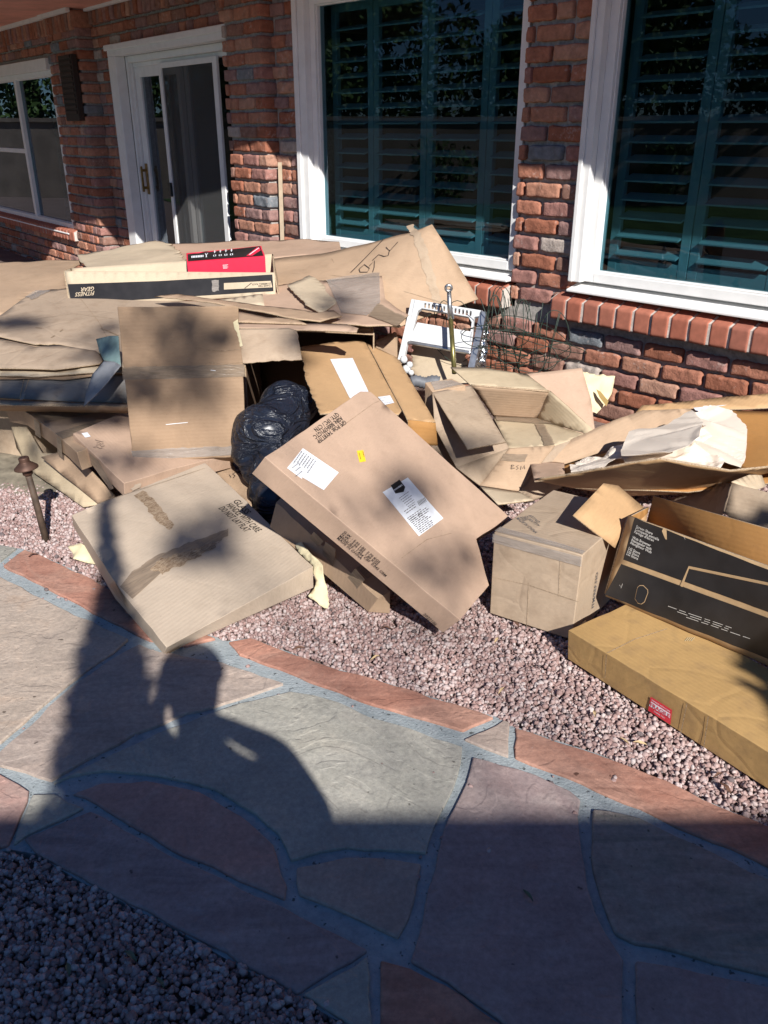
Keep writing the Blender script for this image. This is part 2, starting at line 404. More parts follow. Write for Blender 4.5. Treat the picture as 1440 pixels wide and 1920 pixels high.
window(m1, .69, 2.115, .652, 1.86, -.06, .09, .0, [(1.81, 2.15), (1.40, 1.806), (.99, 1.396), (.65, .986)], 'tall white framed window with shutters between door and brick pillar')
gl = window(m2, 3.46, 6.2, .44, 1.66, .07, .0, .0, [], 'low white framed window at the far left', shut=False)
mu = MB().box(4.44, 4.50, .045, .105, .44, 1.66).box(4.50, 6.2, .05, .10, 1.02, 1.06); mu.build('mullion', M['whitepaint'], m2, gl, bev=.003)
# left window shutter panel of dark louvres seen inside
k = MB(); zz = .5
k.box(3.62, 3.66, -.09, -.06, .44, 1.45).box(4.02, 4.06, -.09, -.06, .44, 1.45)
while zz < 1.42:
    k.box(3.66, 4.02, -.042, .042, -.0045, .0045, Matrix.Translation((0, -.075, zz)) @ Matrix.Rotation(math.radians(-45), 4, 'X')); zz += .078
k.build('shutter', plain('dark_green_shutter', (.08, .11, .10), .5), m2, gl)
# sliding door
dr = empty('sliding_door', Vector((0, 0, 0))); dr.parent = house; dr.matrix_basis = wloc(house).inverted() @ m2 @ Matrix.Translation((1.4, -.1, 0))
MB().box(2.2, 2.345, -.05, .03, 0, 1.745).box(.46, 2.345, -.05, .03, 1.745, 1.80).box(.40, 2.37, .031, .045, 1.785, 1.825).build('trim', M['whitepaint'], m2, dr, bev=.006)
MB().box(2.17, 2.20, -.14, -.05, 0, 1.745).box(2.16, 2.17, -.14, -.075, 0, 1.735).box(.65, 2.16, -.14, -.05, 1.70, 1.745).box(.65, 2.16, -.14, -.09, 1.67, 1.70).build('frame', M['whitepaint'], m2, dr, bev=.004)
ps = MB().box(2.065, 2.155, -.13, -.095, .03, 1.67).box(1.40, 1.45, -.13, -.095, .03, 1.67).box(1.45, 2.065, -.13, -.095, 1.60, 1.67).box(1.45, 2.065, -.13, -.095, .03, .12).build('glass_leaf', M['whitepaint'], m2, dr, bev=.003)
MB().box(1.45, 2.065, -.114, -.110, .12, 1.60).build('pane', M['clear'], m2, ps)
p2_ = MB().box(.68, .72, -.165, -.135, .03, 1.67).box(1.36, 1.41, -.165, -.135, .03, 1.67).build('glass_leaf', M['whitepaint'], m2, dr, bev=.003)
MB().box(.72, 1.36, -.152, -.148, .03, 1.67).build('pane', M['clear'], m2, p2_)
scn = MB().box(1.62, 1.668, -.085, -.065, .03, 1.675).box(.79, .85, -.085, -.065, .03, 1.675).box(.85, 1.62, -.085, -.065, 1.64, 1.675).build('screen_door', M['whitepaint'], m2, dr, bev=.003)
MB().box(.85, 1.62, -.077, -.075, .03, 1.64).build('screen', M['screen'], m2, scn)
M['brass'] = plain('aged_brass', (.35, .22, .08), .35, .5, 1, var=.3)
M['blackplastic'] = plain('black_plastic', (.02, .02, .022), .4)
MB().box(2.10, 2.135, -.094, -.085, .76, .99).box(2.108, 2.124, -.085, -.05, .80, .82).box(2.108, 2.124, -.085, -.05, .93, .95).box(2.108, 2.124, -.055, -.04, .78, .97).build('handle', M['brass'], m2, dr, bev=.003)
MB().box(1.615, 1.66, -.064, -.045, .77, .87).build('latch', M['blackplastic'], m2, scn, bev=.006)
MB().box(.47, .66, -.20, -.16, 0, 1.745).build('door_gap_shade', M['blackplastic'], m2, dr)  # black strip standing in for the shade in the door gap
# rooms behind the glass
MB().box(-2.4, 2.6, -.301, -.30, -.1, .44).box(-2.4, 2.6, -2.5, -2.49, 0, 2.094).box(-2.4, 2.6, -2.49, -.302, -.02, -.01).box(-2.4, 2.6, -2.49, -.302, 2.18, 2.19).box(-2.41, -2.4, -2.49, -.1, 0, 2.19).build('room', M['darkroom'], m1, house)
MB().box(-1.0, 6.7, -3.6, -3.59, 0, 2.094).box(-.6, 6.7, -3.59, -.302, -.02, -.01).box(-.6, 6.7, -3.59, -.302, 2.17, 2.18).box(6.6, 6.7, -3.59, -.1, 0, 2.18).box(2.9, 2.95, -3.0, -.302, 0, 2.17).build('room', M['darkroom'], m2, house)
# roof with soffit
M['soffit'] = plain('painted_soffit', (.72, .33, .24), .7, .3, var=.2, scale=5)
def prism(name, plan, z0, z1, mat, parent=None):
    n = len(plan); v = [(p[0], p[1], z0) for p in plan] + [(p[0], p[1], z1) for p in plan]
    f = [list(range(n))[::-1], [i+n for i in range(n)]] + [[i, (i+1) % n, n+(i+1) % n, n+i] for i in range(n)]
    o = mesh_obj(name, v, f, mat, None, None)
    if parent: o.parent = parent; o.matrix_basis = wloc(parent).inverted()
    return o
OH1 = .71
plan = [W1.at(-3.2, 0, OH1), W1.at(2.15, 0, OH1), W1.at(2.2, 0, .95), W2.at(.3, 0, 1.0), W2.at(1.4, 0, 1.1), W2.at(1.7, 0, 1.6), W2.at(7.2, 0, 1.9), W2.at(7.2, 0, -3.6), W1.at(-3.2, 0, -3.0)]
prism('roof', plan, 2.095, 2.22, M['soffit'], house)
MB().box(3.30, 7.1, .142, .17, 2.065, 2.094).box(2.66, 3.32, .157, .19, 2.065, 2.094).box(0, 2.66, .023, .05, 2.075, 2.0945).build('frieze', M['whitepaint'], m2, house)
# dark louvred box on the pier
vt = MB(); vt.box(2.69, 2.99, .14, .185, 1.30, 1.78)
for i in range(11): vt.box(2.71, 2.97, .185, .193, 1.352+i*.04, 1.378+i*.04)
o = vt.build('louvred_panel', plain('dark_brown_wood', (.035, .022, .017), .7), m2, None, bev=.004)
o.matrix_basis = m2; props(o, 'dark brown louvred panel fixed high on the brick pier left of the door', 'vent panel')
# pale wooden batten standing in the wall corner
bt = MB().box(-.012, .012, -.008, .008, 0, 1.06).build('wooden_batten', plain('pale_wood', (.42, .33, .23), .7), Matrix.Translation(W1.at(2.44, 0, .03)) @ Matrix.Rotation(math.radians(1), 4, 'Y'), None)
props(bt, 'thin pale wooden batten standing upright against the brick beside the tall window', 'batten')

# ---------------------------------------------------------------- ground
def groundmat():
    t = NT('gravel_soil'); v = t.co(); n = t.noise(v, 60, 4, .7); n2 = t.noise(v, 3)
    t.col(t.mix(.5, t.ramp(n, [(.3, (.13, .085, .075)), (.7, (.36, .25, .23))]), t.ramp(n2, [(.3, (.12, .10, .08)), (.7, (.24, .19, .16))]))).rough(1, .1); t.bump(n, .8, .01); return t.m
g = mesh_obj('ground', [(-60, -60, -.022), (60, -60, -.022), (60, 60, -.022), (-60, 60, -.022)], [[0, 1, 2, 3]], groundmat()); g['kind'] = 'structure'
U = [(-900, 730), (-400, 890), (-200, 955), (0, 1018), (45, 1026), (120, 1056), (200, 1098), (330, 1162), (425, 1198), (470, 1192), (600, 1240), (720, 1275), (930, 1340), (965, 1358), (1120, 1408), (1250, 1460), (1320, 1495), (1440, 1545), (1800, 1700), (2300, 1900)]
L_ = [(2300, 2900), (1300, 2500), (740, 1975), (650, 1918), (560, 1865), (450, 1808), (300, 1722), (150, 1648), (65, 1598), (20, 1588), (0, 1592), (-300, 1470), (-900, 1260), (-1800, 1000)]
PATH = [Z(x, y) for x, y in U+L_]
def slab(name, pts, z0, z1, mat, parent=None, sub=.05, amp=.0015, jit=.004, seed=0, bev=.006):
    rr = random.Random(seed)
    P = []
    for i, p in enumerate(pts):
        q = pts[(i+1) % len(pts)]; n = max(1, int((q-p).length/.03)); nn = Vector((-(q-p).y, (q-p).x, 0)).normalized()
        for k in range(n):
            c = p.lerp(q, k/n); c = c + nn*(noise.noise(Vector((c.x*14, c.y*14, seed)))*jit*1.6)
            P.append(Vector((c.x, c.y, z1)))
    bm = bmesh.new(); vs = [bm.verts.new(p) for p in P]; f = bm.faces.new(vs)
    if f.normal.z < 0: f.normal_flip()
    bmesh.ops.recalc_face_normals(bm, faces=bm.faces)
    f = bm.faces[0]
    if f.normal.z < 0: bmesh.ops.reverse_faces(bm, faces=[f])
    r = bmesh.ops.extrude_face_region(bm, geom=[f]); 
    for v in [x for x in r['geom'] if isinstance(x, bmesh.types.BMVert)]: v.co.z = z0
    bmesh.ops.recalc_face_normals(bm, faces=bm.faces)
    c = sum(P, Vector())/len(P); 
    for v in bm.verts: v.co -= c
    o = bm_obj(name, bm, mat, Matrix.Translation(c), parent)
    if bev: bevel(o, bev, 3)
    return o
def mortarm():
    t = NT('path_mortar'); v = t.co(); n = t.noise(v, 9, 5); n2 = t.noise(v, 150, 3, .6); 
    pit = t.ramp(t.noise(v, 70, 2), [(.30, (0, 0, 0)), (.36, (1, 1, 1))])
    c = t.mix(.5, t.ramp(n, [(.3, (.24, .285, .30)), (.7, (.38, .42, .43))]), t.ramp(t.noise(v, 45, 5, .7), [(.3, (.20, .22, .22)), (.5, (.33, .36, .37)), (.7, (.46, .48, .48))])); t.col(t.mix(pit, (.10, .11, .11), c)).rough(.92, .2)
    b = t.bump(n2, .9, .003); t.bump(pit, .5, .002, b); return t.m
path = slab('path', PATH, -.06, -.007, mortarm(), bev=0, jit=.002); path['kind'] = 'structure'
def stonemat(i, c, c2, vein):
    t = NT('flagstone_%d' % i); v = t.co((1, 1, 1), rot=(0, 0, i*.9))
    n = t.noise(v, 2.2, 6, .6, 1.2); n2 = t.noise(t.co((5, 26, 5), rot=(0, 0, .5+i*.35)), 1, 5, .6, .8)
    a = t.ramp(n, [(.34, c), (.47, sc(c, 1.12)), (.53, c2), (.7, sc(c2, .88))])
    a = t.mix(vein, a, t.ramp(n2, [(.35, sc(c, .6)), (.6, sc(c2, 1.3))]))
    sp = t.noise(v, 75, 5, .75); st_ = t.noise(v, 5.5, 5, .65, .6); a = t.mix(.6, a, t.ramp(st_, [(.30, (.70, .70, .72)), (.5, (1, 1, 1)), (.68, (1.22, 1.17, 1.12))]), 'MULTIPLY'); a = t.mix(.6, a, t.ramp(sp, [(.3, (.6, .6, .62)), (.7, (1.3, 1.28, 1.25))]), 'MULTIPLY')
    pit = t.ramp(t.noise(v, 40, 2, .4), [(.24, (0, 0, 0)), (.28, (1, 1, 1))]); a = t.mix(pit, sc(c, .35), a)
    t.col(a).rough(.85, .3)
    # layered ledges of split stone
    lz = t.n('TexNoise'); lz.inputs['Scale'].default_value = 3.4; lz.inputs['Detail'].default_value = 4; lz.inputs['Distortion'].default_value = 1.5; t.l(v, lz.inputs['Vector'])
    st = t.math('MULTIPLY', lz.outputs['Fac'], 9.0); fl = t.math('FLOOR', st); fr = t.math('SUBTRACT', st, fl)
    ed = t.ramp(fr, [(0, (0, 0, 0)), (.12, (1, 1, 1))]); sm = t.math('ADD', fl, ed)
    b = t.bump(sm, .3, .004); b = t.bump(sp, .5, .003, b); t.bump(t.noise(v, 12, 4, .6), .5, .010, b)
    return t.m
RED = ((.37, .175, .125), (.42, .235, .175)); TAN = ((.40, .305, .235), (.46, .375, .305)); GRY = ((.34, .325, .28), (.40, .38, .33)); PNK = ((.38, .235, .20), (.42, .29, .25)); GRN = ((.255, .25, .215), (.30, .255, .225)); PUR = ((.30, .225, .215), (.345, .275, .26)); TAU = ((.36, .285, .24), (.41, .335, .285))
stones = [
 (TAN, .1, [(-700, 850), (-250, 1000), (0, 1082), (40, 1100), (100, 1133), (200, 1178), (240, 1197), (215, 1222), (130, 1280), (60, 1338), (0, 1392), (-300, 1330), (-900, 1150)]),
 (GRY, .1, [(-250, 945), (0, 1022), (31, 1027), (0, 1052), (-60, 1040)]),
 (RED, .35, [(46, 1030), (120, 1060), (200, 1101), (325, 1165), (405, 1197), (350, 1210), (280, 1200), (200, 1160), (110, 1112), (40, 1078), (5, 1060)]),
 (TAU, .25, [(0, 1412), (75, 1345), (110, 1308), (190, 1248), (262, 1208), (300, 1222), (415, 1243), (530, 1280), (470, 1303), (350, 1337), (250, 1377), (160, 1425), (95, 1463), (0, 1432), (-300, 1340)]),
 (RED, .35, [(428, 1201), (470, 1195), (600, 1243), (720, 1278), (925, 1343), (868, 1370), (800, 1350), (700, 1322), (560, 1267), (450, 1226)]),
 (GRY, .08, [(100, 1468), (180, 1427), (300, 1373), (450, 1317), (545, 1296), (590, 1302), (720, 1352), (865, 1400), (860, 1450), (840, 1500), (818, 1550), (798, 1600), (720, 1590), (650, 1587), (600, 1597), (547, 1612), (522, 1562), (480, 1523), (400, 1478), (300, 1452), (200, 1445), (130, 1455)]),
 (TAU, .05, [(872, 1386), (945, 1348), (955, 1352), (953, 1418), (912, 1404)]),
 (RED, .45, [(967, 1362), (1120, 1412), (1250, 1463), (1320, 1498), (1440, 1549), (1800, 1705), (2300, 1910), (2300, 2060), (1800, 1800), (1440, 1622), (1270, 1548), (1200, 1513), (1090, 1468), (967, 1419)]),
 (PUR, .2, [(887, 1418), (970, 1442), (1070, 1482), (1092, 1500), (1087, 1530), (1090, 1600), (1100, 1660), (1120, 1715), (1168, 1800), (1170, 2030), (1000, 1960), (870, 1863), (775, 1802), (795, 1700), (820, 1600), (850, 1515), (876, 1468)]),
 (GRN, .5, [(1112, 1516), (1200, 1532), (1270, 1568), (1440, 1648), (1800, 1825), (2200, 2040), (1900, 1990), (1440, 1826), (1270, 1786), (1190, 1770), (1155, 1750), (1122, 1662), (1108, 1582)]),
 (PUR, .1, [(1192, 1800), (1440, 1848), (1900, 2010), (2100, 2400), (1500, 2500), (1195, 2060)]),
 (PNK, .1, [(135, 1486), (190, 1468), (275, 1462), (375, 1483), (450, 1528), (510, 1583), (537, 1660), (535, 1683), (450, 1649), (300, 1578), (200, 1518)]),
 (PUR, .35, [(45, 1571), (170, 1520), (300, 1592), (450, 1666), (540, 1702), (690, 1781), (558, 1861), (450, 1805), (300, 1719), (150, 1645), (66, 1596)]),
 (GRY, .05, [(22, 1583), (60, 1490), (105, 1487), (158, 1514), (52, 1564)]),
 (PNK, .25, [(-400, 1310), (0, 1450), (55, 1482), (53, 1500), (15, 1584), (0, 1588), (-300, 1466), (-800, 1290)]),
 (TAU, .1, [(556, 1626), (650, 1607), (720, 1605), (790, 1619), (774, 1690), (747, 1756), (640, 1706), (562, 1676)]),
 (GRY, .1, [(570, 1866), (692, 1791), (697, 1912), (694, 1940), (650, 1914)]),
 (RED, .4, [(714, 1796), (770, 1812), (865, 1868), (960, 1932), (1170, 2060), (1170, 2380), (900, 2120), (712, 1950)]),
]
for i, (pal, vein, pts) in enumerate(stones):
    o = slab('flagstone', [Z(x, y) for x, y in pts], -.02, .0, stonemat(i, pal[0], pal[1], vein), path, seed=i+1, jit=.005, bev=.004)
    o.location.z += rng.uniform(-.001, .0015)
# ---- gravel: crushed stone
def inpoly(x, y, poly):
    c = np.zeros(len(x), bool); n = len(poly)
    for i in range(n):
        x1, y1 = poly[i][0], poly[i][1]; x2, y2 = poly[i-1][0], poly[i-1][1]
        m = ((y1 > y) != (y2 > y)) & (x < (x2-x1)*(y-y1)/((y2-y1) or 1e-9)+x1); c ^= m
    return c
bm = bmesh.new(); bmesh.ops.create_icosphere(bm, subdivisions=1, radius=1)
IV = np.array([v.co[:] for v in bm.verts]); IF = np.array([[v.index for v in f.verts] for f in bm.faces]); bm.free()
def gravel(name, regions, pitch, mat, size):
    X = []; 
    for (x0, x1, y0, y1) in regions:
        n = int((x1-x0)*(y1-y0)/pitch**2*2.3); X.append(np.stack([rng.uniform(x0, x1, n), rng.uniform(y0, y1, n)], 1))
    X = np.concatenate(X); grow = [(p.x, p.y) for p in PATH]
    keep = ~inpoly(X[:, 0], X[:, 1], grow) | (rng.uniform(0, 1, len(X)) < .004); X = X[keep]; n = len(X)
    sz = rng.uniform(size[0], size[1], n)*rng.choice([.55, .8, 1, 1.1], n); 
    V = np.repeat(IV[None], n, 0)*rng.uniform(.72, 1.25, (n, len(IV), 1))
    V *= rng.uniform(.7, 1.25, (n, 1, 3)); a = rng.uniform(0, 6.3, n); b = rng.uniform(-.6, .6, n)
    c, s = np.cos(b)[:, None], np.sin(b)[:, None]; y, z = V[:, :, 1]*c-V[:, :, 2]*s, V[:, :, 1]*s+V[:, :, 2]*c
    V[:, :, 1], V[:, :, 2] = y, z
    c, s = np.cos(a)[:, None], np.sin(a)[:, None]; x, y = V[:, :, 0]*c-V[:, :, 1]*s, V[:, :, 0]*s+V[:, :, 1]*c
    V[:, :, 0], V[:, :, 1] = x, y
    V *= sz[:, None, None]; V[:, :, 0] += X[:, 0:1]; V[:, :, 1] += X[:, 1:2]
    V[:, :, 2] += rng.uniform(-.017, -.004, n)[:, None]+.006*np.sin(X[:, 0:1]*5)*np.sin(X[:, 1:2]*6)
    Fc = (IF[None]+(np.arange(n)*len(IV))[:, None, None]).reshape(-1, 3)
    me = bpy.data.meshes.new(name); V = V.reshape(-1, 3)
    me.vertices.add(len(V)); me.vertices.foreach_set('co', V.ravel()); me.loops.add(Fc.size); me.loops.foreach_set('vertex_index', Fc.ravel().astype(np.int32))
    me.polygons.add(len(Fc)); me.polygons.foreach_set('loop_start', np.arange(0, Fc.size, 3, dtype=np.int32)); me.polygons.foreach_set('loop_total', np.full(len(Fc), 3, np.int32))
    me.update(calc_edges=True); at = me.attributes.new('tone', 'FLOAT', 'POINT'); at.data.foreach_set('value', np.repeat(rng.uniform(0, 1, n), len(IV)))
    me.materials.append(mat); o = bpy.data.objects.new(name, me); COL.objects.link(o); o['kind'] = 'stuff'; return o
def gravelm():
    t = NT('crushed_pink_gravel'); at = t.n('Attribute', attribute_name='tone'); v = t.co()
    b = t.ramp(at.outputs['Fac'], [(0, (.34, .225, .205)), (.2, (.42, .31, .29)), (.4, (.47, .38, .36)), (.55, (.30, .20, .185)), (.7, (.50, .40, .38)), (.85, (.36, .25, .23)), (.93, (.52, .45, .43)), (.97, (.15, .12, .12))], 'CONSTANT')
    t.col(t.mix(.5, b, t.ramp(t.noise(v, 220, 3), [(.3, (.55, .5, .5)), (.7, (1.3, 1.3, 1.3))]), 'MULTIPLY')).rough(.9, .2); t.bump(t.noise(v, 400, 2), .5, .001); return t.m
gravel('gravel', [(-2.3, -.2, 1.5, 3.6), (-.2, 1.2, 1.25, 2.5), (-1.6, .3, .4, 1.3), (.2, 2.0, 2.5, 3.2), (1.2, 2.1, 1.2, 2.5)], .0084, gravelm(), (.0040, .0078))
# ---------------------------------------------------------------- building kit for cardboard
from mathutils.geometry import delaunay_2d_cdt
class Surf:
    def __init__(s, Mx, fn=None): s.M = Mx; s.fn = fn or (lambda u, v: 0.0); s.pl = (Mx.translation.copy(), Mx.col[2].xyz.normalized())
    def loc(s, p): return s.M.inverted() @ p
    def px(s, x, y): return s.loc(onpl(x, y, s.pl))
def frame(pts):
    n = Vector()
    for i, p in enumerate(pts): n += p.cross(pts[(i+1) % len(pts)])
    n.normalize(); c = sum(pts, Vector())/len(pts)
    if n.dot(CC-c) < 0: n = -n
    x = pts[1]-pts[0]; x = (x-n*x.dot(n)).normalized(); y = n.cross(x)
    return Matrix(((x.x, y.x, n.x, c.x), (x.y, y.y, n.y, c.y), (x.z, y.z, n.z, c.z), (0, 0, 0, 1)))
def mksurf(a, b, c): return Surf(frame([a, b, c]))
def tess(L, sub, torn=(), ta=.006, seed=0, fn=None):
    """L local boundary points; returns verts, tris, boundary count"""
    B = []
    for i, p in enumerate(L):
        q = L[(i+1) % len(L)]; n = max(1, int(round((q-p).xy.length/(sub if i not in torn else .007))))
        nn = Vector((-(q-p).y, (q-p).x)).normalized() if (q-p).xy.length else Vector((0, 0))
        for k in range(n):
            c = p.lerp(q, k/n).xy
            if i in torn and 0 < k:
                c = c + nn*(noise.noise(Vector((c.x*35, c.y*35, seed)))*ta*1.6+noise.noise(Vector((c.x*140, c.y*140, seed)))*ta*.8)
            B.append(c)
    xs = [b.x for b in B]; ys = [b.y for b in B]; I = []
    y = min(ys)+sub*.5; r = 0
    while y < max(ys):
        x = min(xs)+sub*(.5 if r % 2 else .9)
        while x < max(xs): I.append(Vector((x, y))); x += sub
        y += sub*.87; r += 1
    if I:
        X = np.array([p.x for p in I]); Yv = np.array([p.y for p in I]); m = inpoly(X, Yv, [(b.x, b.y) for b in B])
        bb = np.array([(b.x, b.y) for b in B]); d = np.sqrt(((np.stack([X, Yv], 1)[:, None]-bb[None])**2).sum(2)).min(1)
        I = [p for p, a, dd in zip(I, m, d) if a and dd > sub*.3]
    n = len(B); vv, ee, ff, *_ = delaunay_2d_cdt(B+I, [(i, (i+1) % n) for i in range(n)], [list(range(n))], 1, 1e-6)
    return B, vv, ff
def residual(L):
    if max(abs(p.z) for p in L) < 1e-5: return lambda u, v: 0.0
    S_ = []
    for i, p in enumerate(L):
        q = L[(i+1) % len(L)]
        for k in range(6): S_.append(p.lerp(q, k/6))
    a = np.array([tuple(p) for p in S_])
    def f(u, v):
        d = (a[:, 0]-u)**2+(a[:, 1]-v)**2+1e-7; w_ = 1/d**1.5; return float((w_*a[:, 2]).sum()/w_.sum())
    return f
def sheet(name, parent, pts, mat='tan', thick=.004, sub=.04, warp=.004, torn=(), ta=.006, seed=0, flat=False, rimmat='rim', freq=4.0, curl=0):
    """a piece of board: pts are its corners in space"""
    Mx = frame(pts); inv = Mx.inverted(); L = [inv @ p for p in pts]; res = residual(L)
    ext = max((p.xy.length for p in L))
    def fn(u, v):
        return res(u, v)+warp*(noise.noise(Vector((u*freq, v*freq, seed*3.7)))*1.4+noise.noise(Vector((u*freq*3.1, v*freq*3.1, seed)))*.45)+curl*(u*u+v*v)/(ext*ext)
    B, vv, ff = tess(L, sub, torn, ta, seed)
    V = [(p.x, p.y, fn(p.x, p.y)) for p in vv]; n = len(V)
    fs = []
    for f in ff:
        a, b, c = (vv[i] for i in f[:3])
        fs.append(list(f) if (b-a).cross(c-a) > 0 else list(f)[::-1])
    o = mesh_obj(name, V, fs, [M[mat] if isinstance(mat, str) else mat, M[rimmat]], Mx, parent, True)
    if thick:
        m = o.modifiers.new('board', 'SOLIDIFY'); m.thickness = thick; m.offset = -1; m.material_offset_rim = 1; m.use_even_offset = False
    return o, Surf(Mx, fn)
def closed(name, parent, top, bot, mat='tan', sub=.04, warp=.002, seed=0, bev=.0025, freq=4.0, dent=None):
    """a closed carton: top and bottom corner rings in space"""
    Mx = frame(top); inv = Mx.inverted(); L = [inv @ p for p in top]; Lb = [inv @ p for p in bot]; res = residual(L)
    def fn(u, v): return res(u, v)+warp*(noise.noise(Vector((u*freq, v*freq, seed*3.7)))*1.4+noise.noise(Vector((u*freq*3.1, v*freq*3.1, seed)))*.4)
    B, vv, ff = tess(L, sub, (), 0, seed); nB = len(B)
    V = [Vector((p.x, p.y, fn(p.x, p.y))) for p in vv]; fs = []
    for f in ff:
        a, b, c = (vv[i] for i in f[:3]); fs.append(list(f) if (b-a).cross(c-a) > 0 else list(f)[::-1])
    for i in range(nB): V[i] = V[i]+Vector((noise.noise(V[i]*28+Vector((seed, 1, 0))), noise.noise(V[i]*28+Vector((0, seed, 7))), noise.noise(V[i]*19+Vector((3, seed, 2)))*.5))*.0025
    # bottom ring follows the boundary samples
    ring = []; 
    for i in range(len(L)):
        p, q = L[i], L[(i+1) % len(L)]; n = max(1, int(round((q-p).xy.length/sub)))
        for k in range(n): ring.append(Lb[i].lerp(Lb[(i+1) % len(L)], k/n))
    K = 3; layers = [list(range(nB))]
    for k in range(1, K+1):
        b = len(V)
        for i in range(nB):
            p = V[i].lerp(ring[i], k/K)
            if k < K: p = p+Vector((noise.noise(p*9+Vector((seed, 0, 0))), noise.noise(p*9+Vector((0, seed, 5))), 0))*warp*.5
            V.append(p)
        layers.append(list(range(b, b+nB)))
    area = sum(L[i].x*L[(i+1) % len(L)].y-L[(i+1) % len(L)].x*L[i].y for i in range(len(L)))
    for a, b in zip(layers, layers[1:]):
        for i in range(nB):
            j = (i+1) % nB; q = [a[i], b[i], b[j], a[j]]; fs.append(q if area > 0 else q[::-1])
    fs.append(layers[-1][::-1] if area > 0 else layers[-1])
    o = mesh_obj(name, V, fs, [M[mat]], Mx, parent, True)
    o.modifiers.new('w', 'WEIGHTED_NORMAL') if False else None
    if bev: bevel(o, bev, 2)
    try:
        bm = bmesh.new(); bm.from_mesh(o.data)
        for e_ in bm.edges:
            if len(e_.link_faces) == 2 and e_.calc_face_angle(0) > .6: e_.smooth = False
        bm.to_mesh(o.data); bm.free()
    except Exception: pass
    return o, Surf(Mx, fn)
def patch(name, parent, sf, pxs, mat, lift=.0012, torn=(), ta=.003, thick=0, sub=.03, seed=0, world=None):
    L = [sf.px(x, y) for x, y in pxs] if world is None else [sf.loc(p) for p in world]
    B, vv, ff = tess([Vector((p.x, p.y, 0)) for p in L], sub, torn, ta, seed)
    V = [(p.x, p.y, sf.fn(p.x, p.y)+lift) for p in vv]; fs = []
    for f in ff:
        a, b, c = (vv[i] for i in f[:3]); fs.append(list(f) if (b-a).cross(c-a) > 0 else list(f)[::-1])
    o = mesh_obj(name, V, fs, M[mat] if isinstance(mat, str) else mat, sf.M, parent, True)
    if thick:
        m = o.modifiers.new('board', 'SOLIDIFY'); m.thickness = thick; m.offset = 1
    return o
def strokes(name, parent, sf, lines, wd, mat='ink', lift=.0016):
    if name == 'scuff_marks' or (name == 'crease' and len(lines) > 1):
        for ln in lines: strokes(name.replace('_marks', ''), parent, sf, [ln], wd, mat, lift)
        return
    V = []; F_ = []
    for ln in lines:
        P = [sf.px(*p).xy for p in ln]; b = len(V)
        for i, p in enumerate(P):
            t = (P[min(i+1, len(P)-1)]-P[max(i-1, 0)]).normalized(); q = Vector((-t.y, t.x))*wd/2
            for e_ in (p-q, p+q): V.append((e_.x, e_.y, sf.fn(e_.x, e_.y)+lift))
        for i in range(len(P)-1): F_.append([b+2*i, b+2*i+2, b+2*i+3, b+2*i+1])
    return mesh_obj(name, V, F_, M[mat] if isinstance(mat, str) else mat, sf.M, parent)
def text(name, parent, sf, body, p0, p1, mat='ink', lift=.0018, space=1.0, width_line=0, shear=0, up=None, name_w=None, height=None, align='LEFT'):
    """lettering lying on a surface: the line number width_line runs from pixel p0 to pixel p1"""
    cu = bpy.data.curves.new('lettering', 'FONT'); cu.body = body; cu.resolution_u = 2; cu.space_line = space; cu.offset = .012; cu.shear = shear; cu.align_x = align
    ob = bpy.data.objects.new('lettering', cu); COL.objects.link(ob); 
    c2 = bpy.data.curves.new('lettering', 'FONT'); c2.body = body.split('\n')[width_line]; c2.shear = shear; o2 = bpy.data.objects.new('lettering', c2); COL.objects.link(o2)
    dg = bpy.context.evaluated_depsgraph_get(); me = bpy.data.meshes.new_from_object(ob.evaluated_get(dg)); m2_ = bpy.data.meshes.new_from_object(o2.evaluated_get(dg))
    wd = max(v.co.x for v in m2_.vertices)-min(v.co.x for v in m2_.vertices)
    for q in (ob, o2): bpy.data.objects.remove(q)
    a = sf.px(*p0).xy; b = sf.px(*p1).xy; r = (b-a); s = r.length/wd; r.normalize(); u = Vector((-r.y, r.x))
    sy = s if height is None else height/.73
    for v in me.vertices:
        p = a+r*v.co.x*s+u*v.co.y*sy; v.co = (p.x, p.y, sf.fn(p.x, p.y)+lift)
    me.materials.clear(); me.materials.append(M[mat] if isinstance(mat, str) else mat); me.name = name
    return put(bpy.data.objects.new(name, me), sf.M, parent)
def world_of(sf, x, y, lift=0): p = sf.px(x, y); return sf.M @ Vector((p.x, p.y, sf.fn(p.x, p.y)+lift))
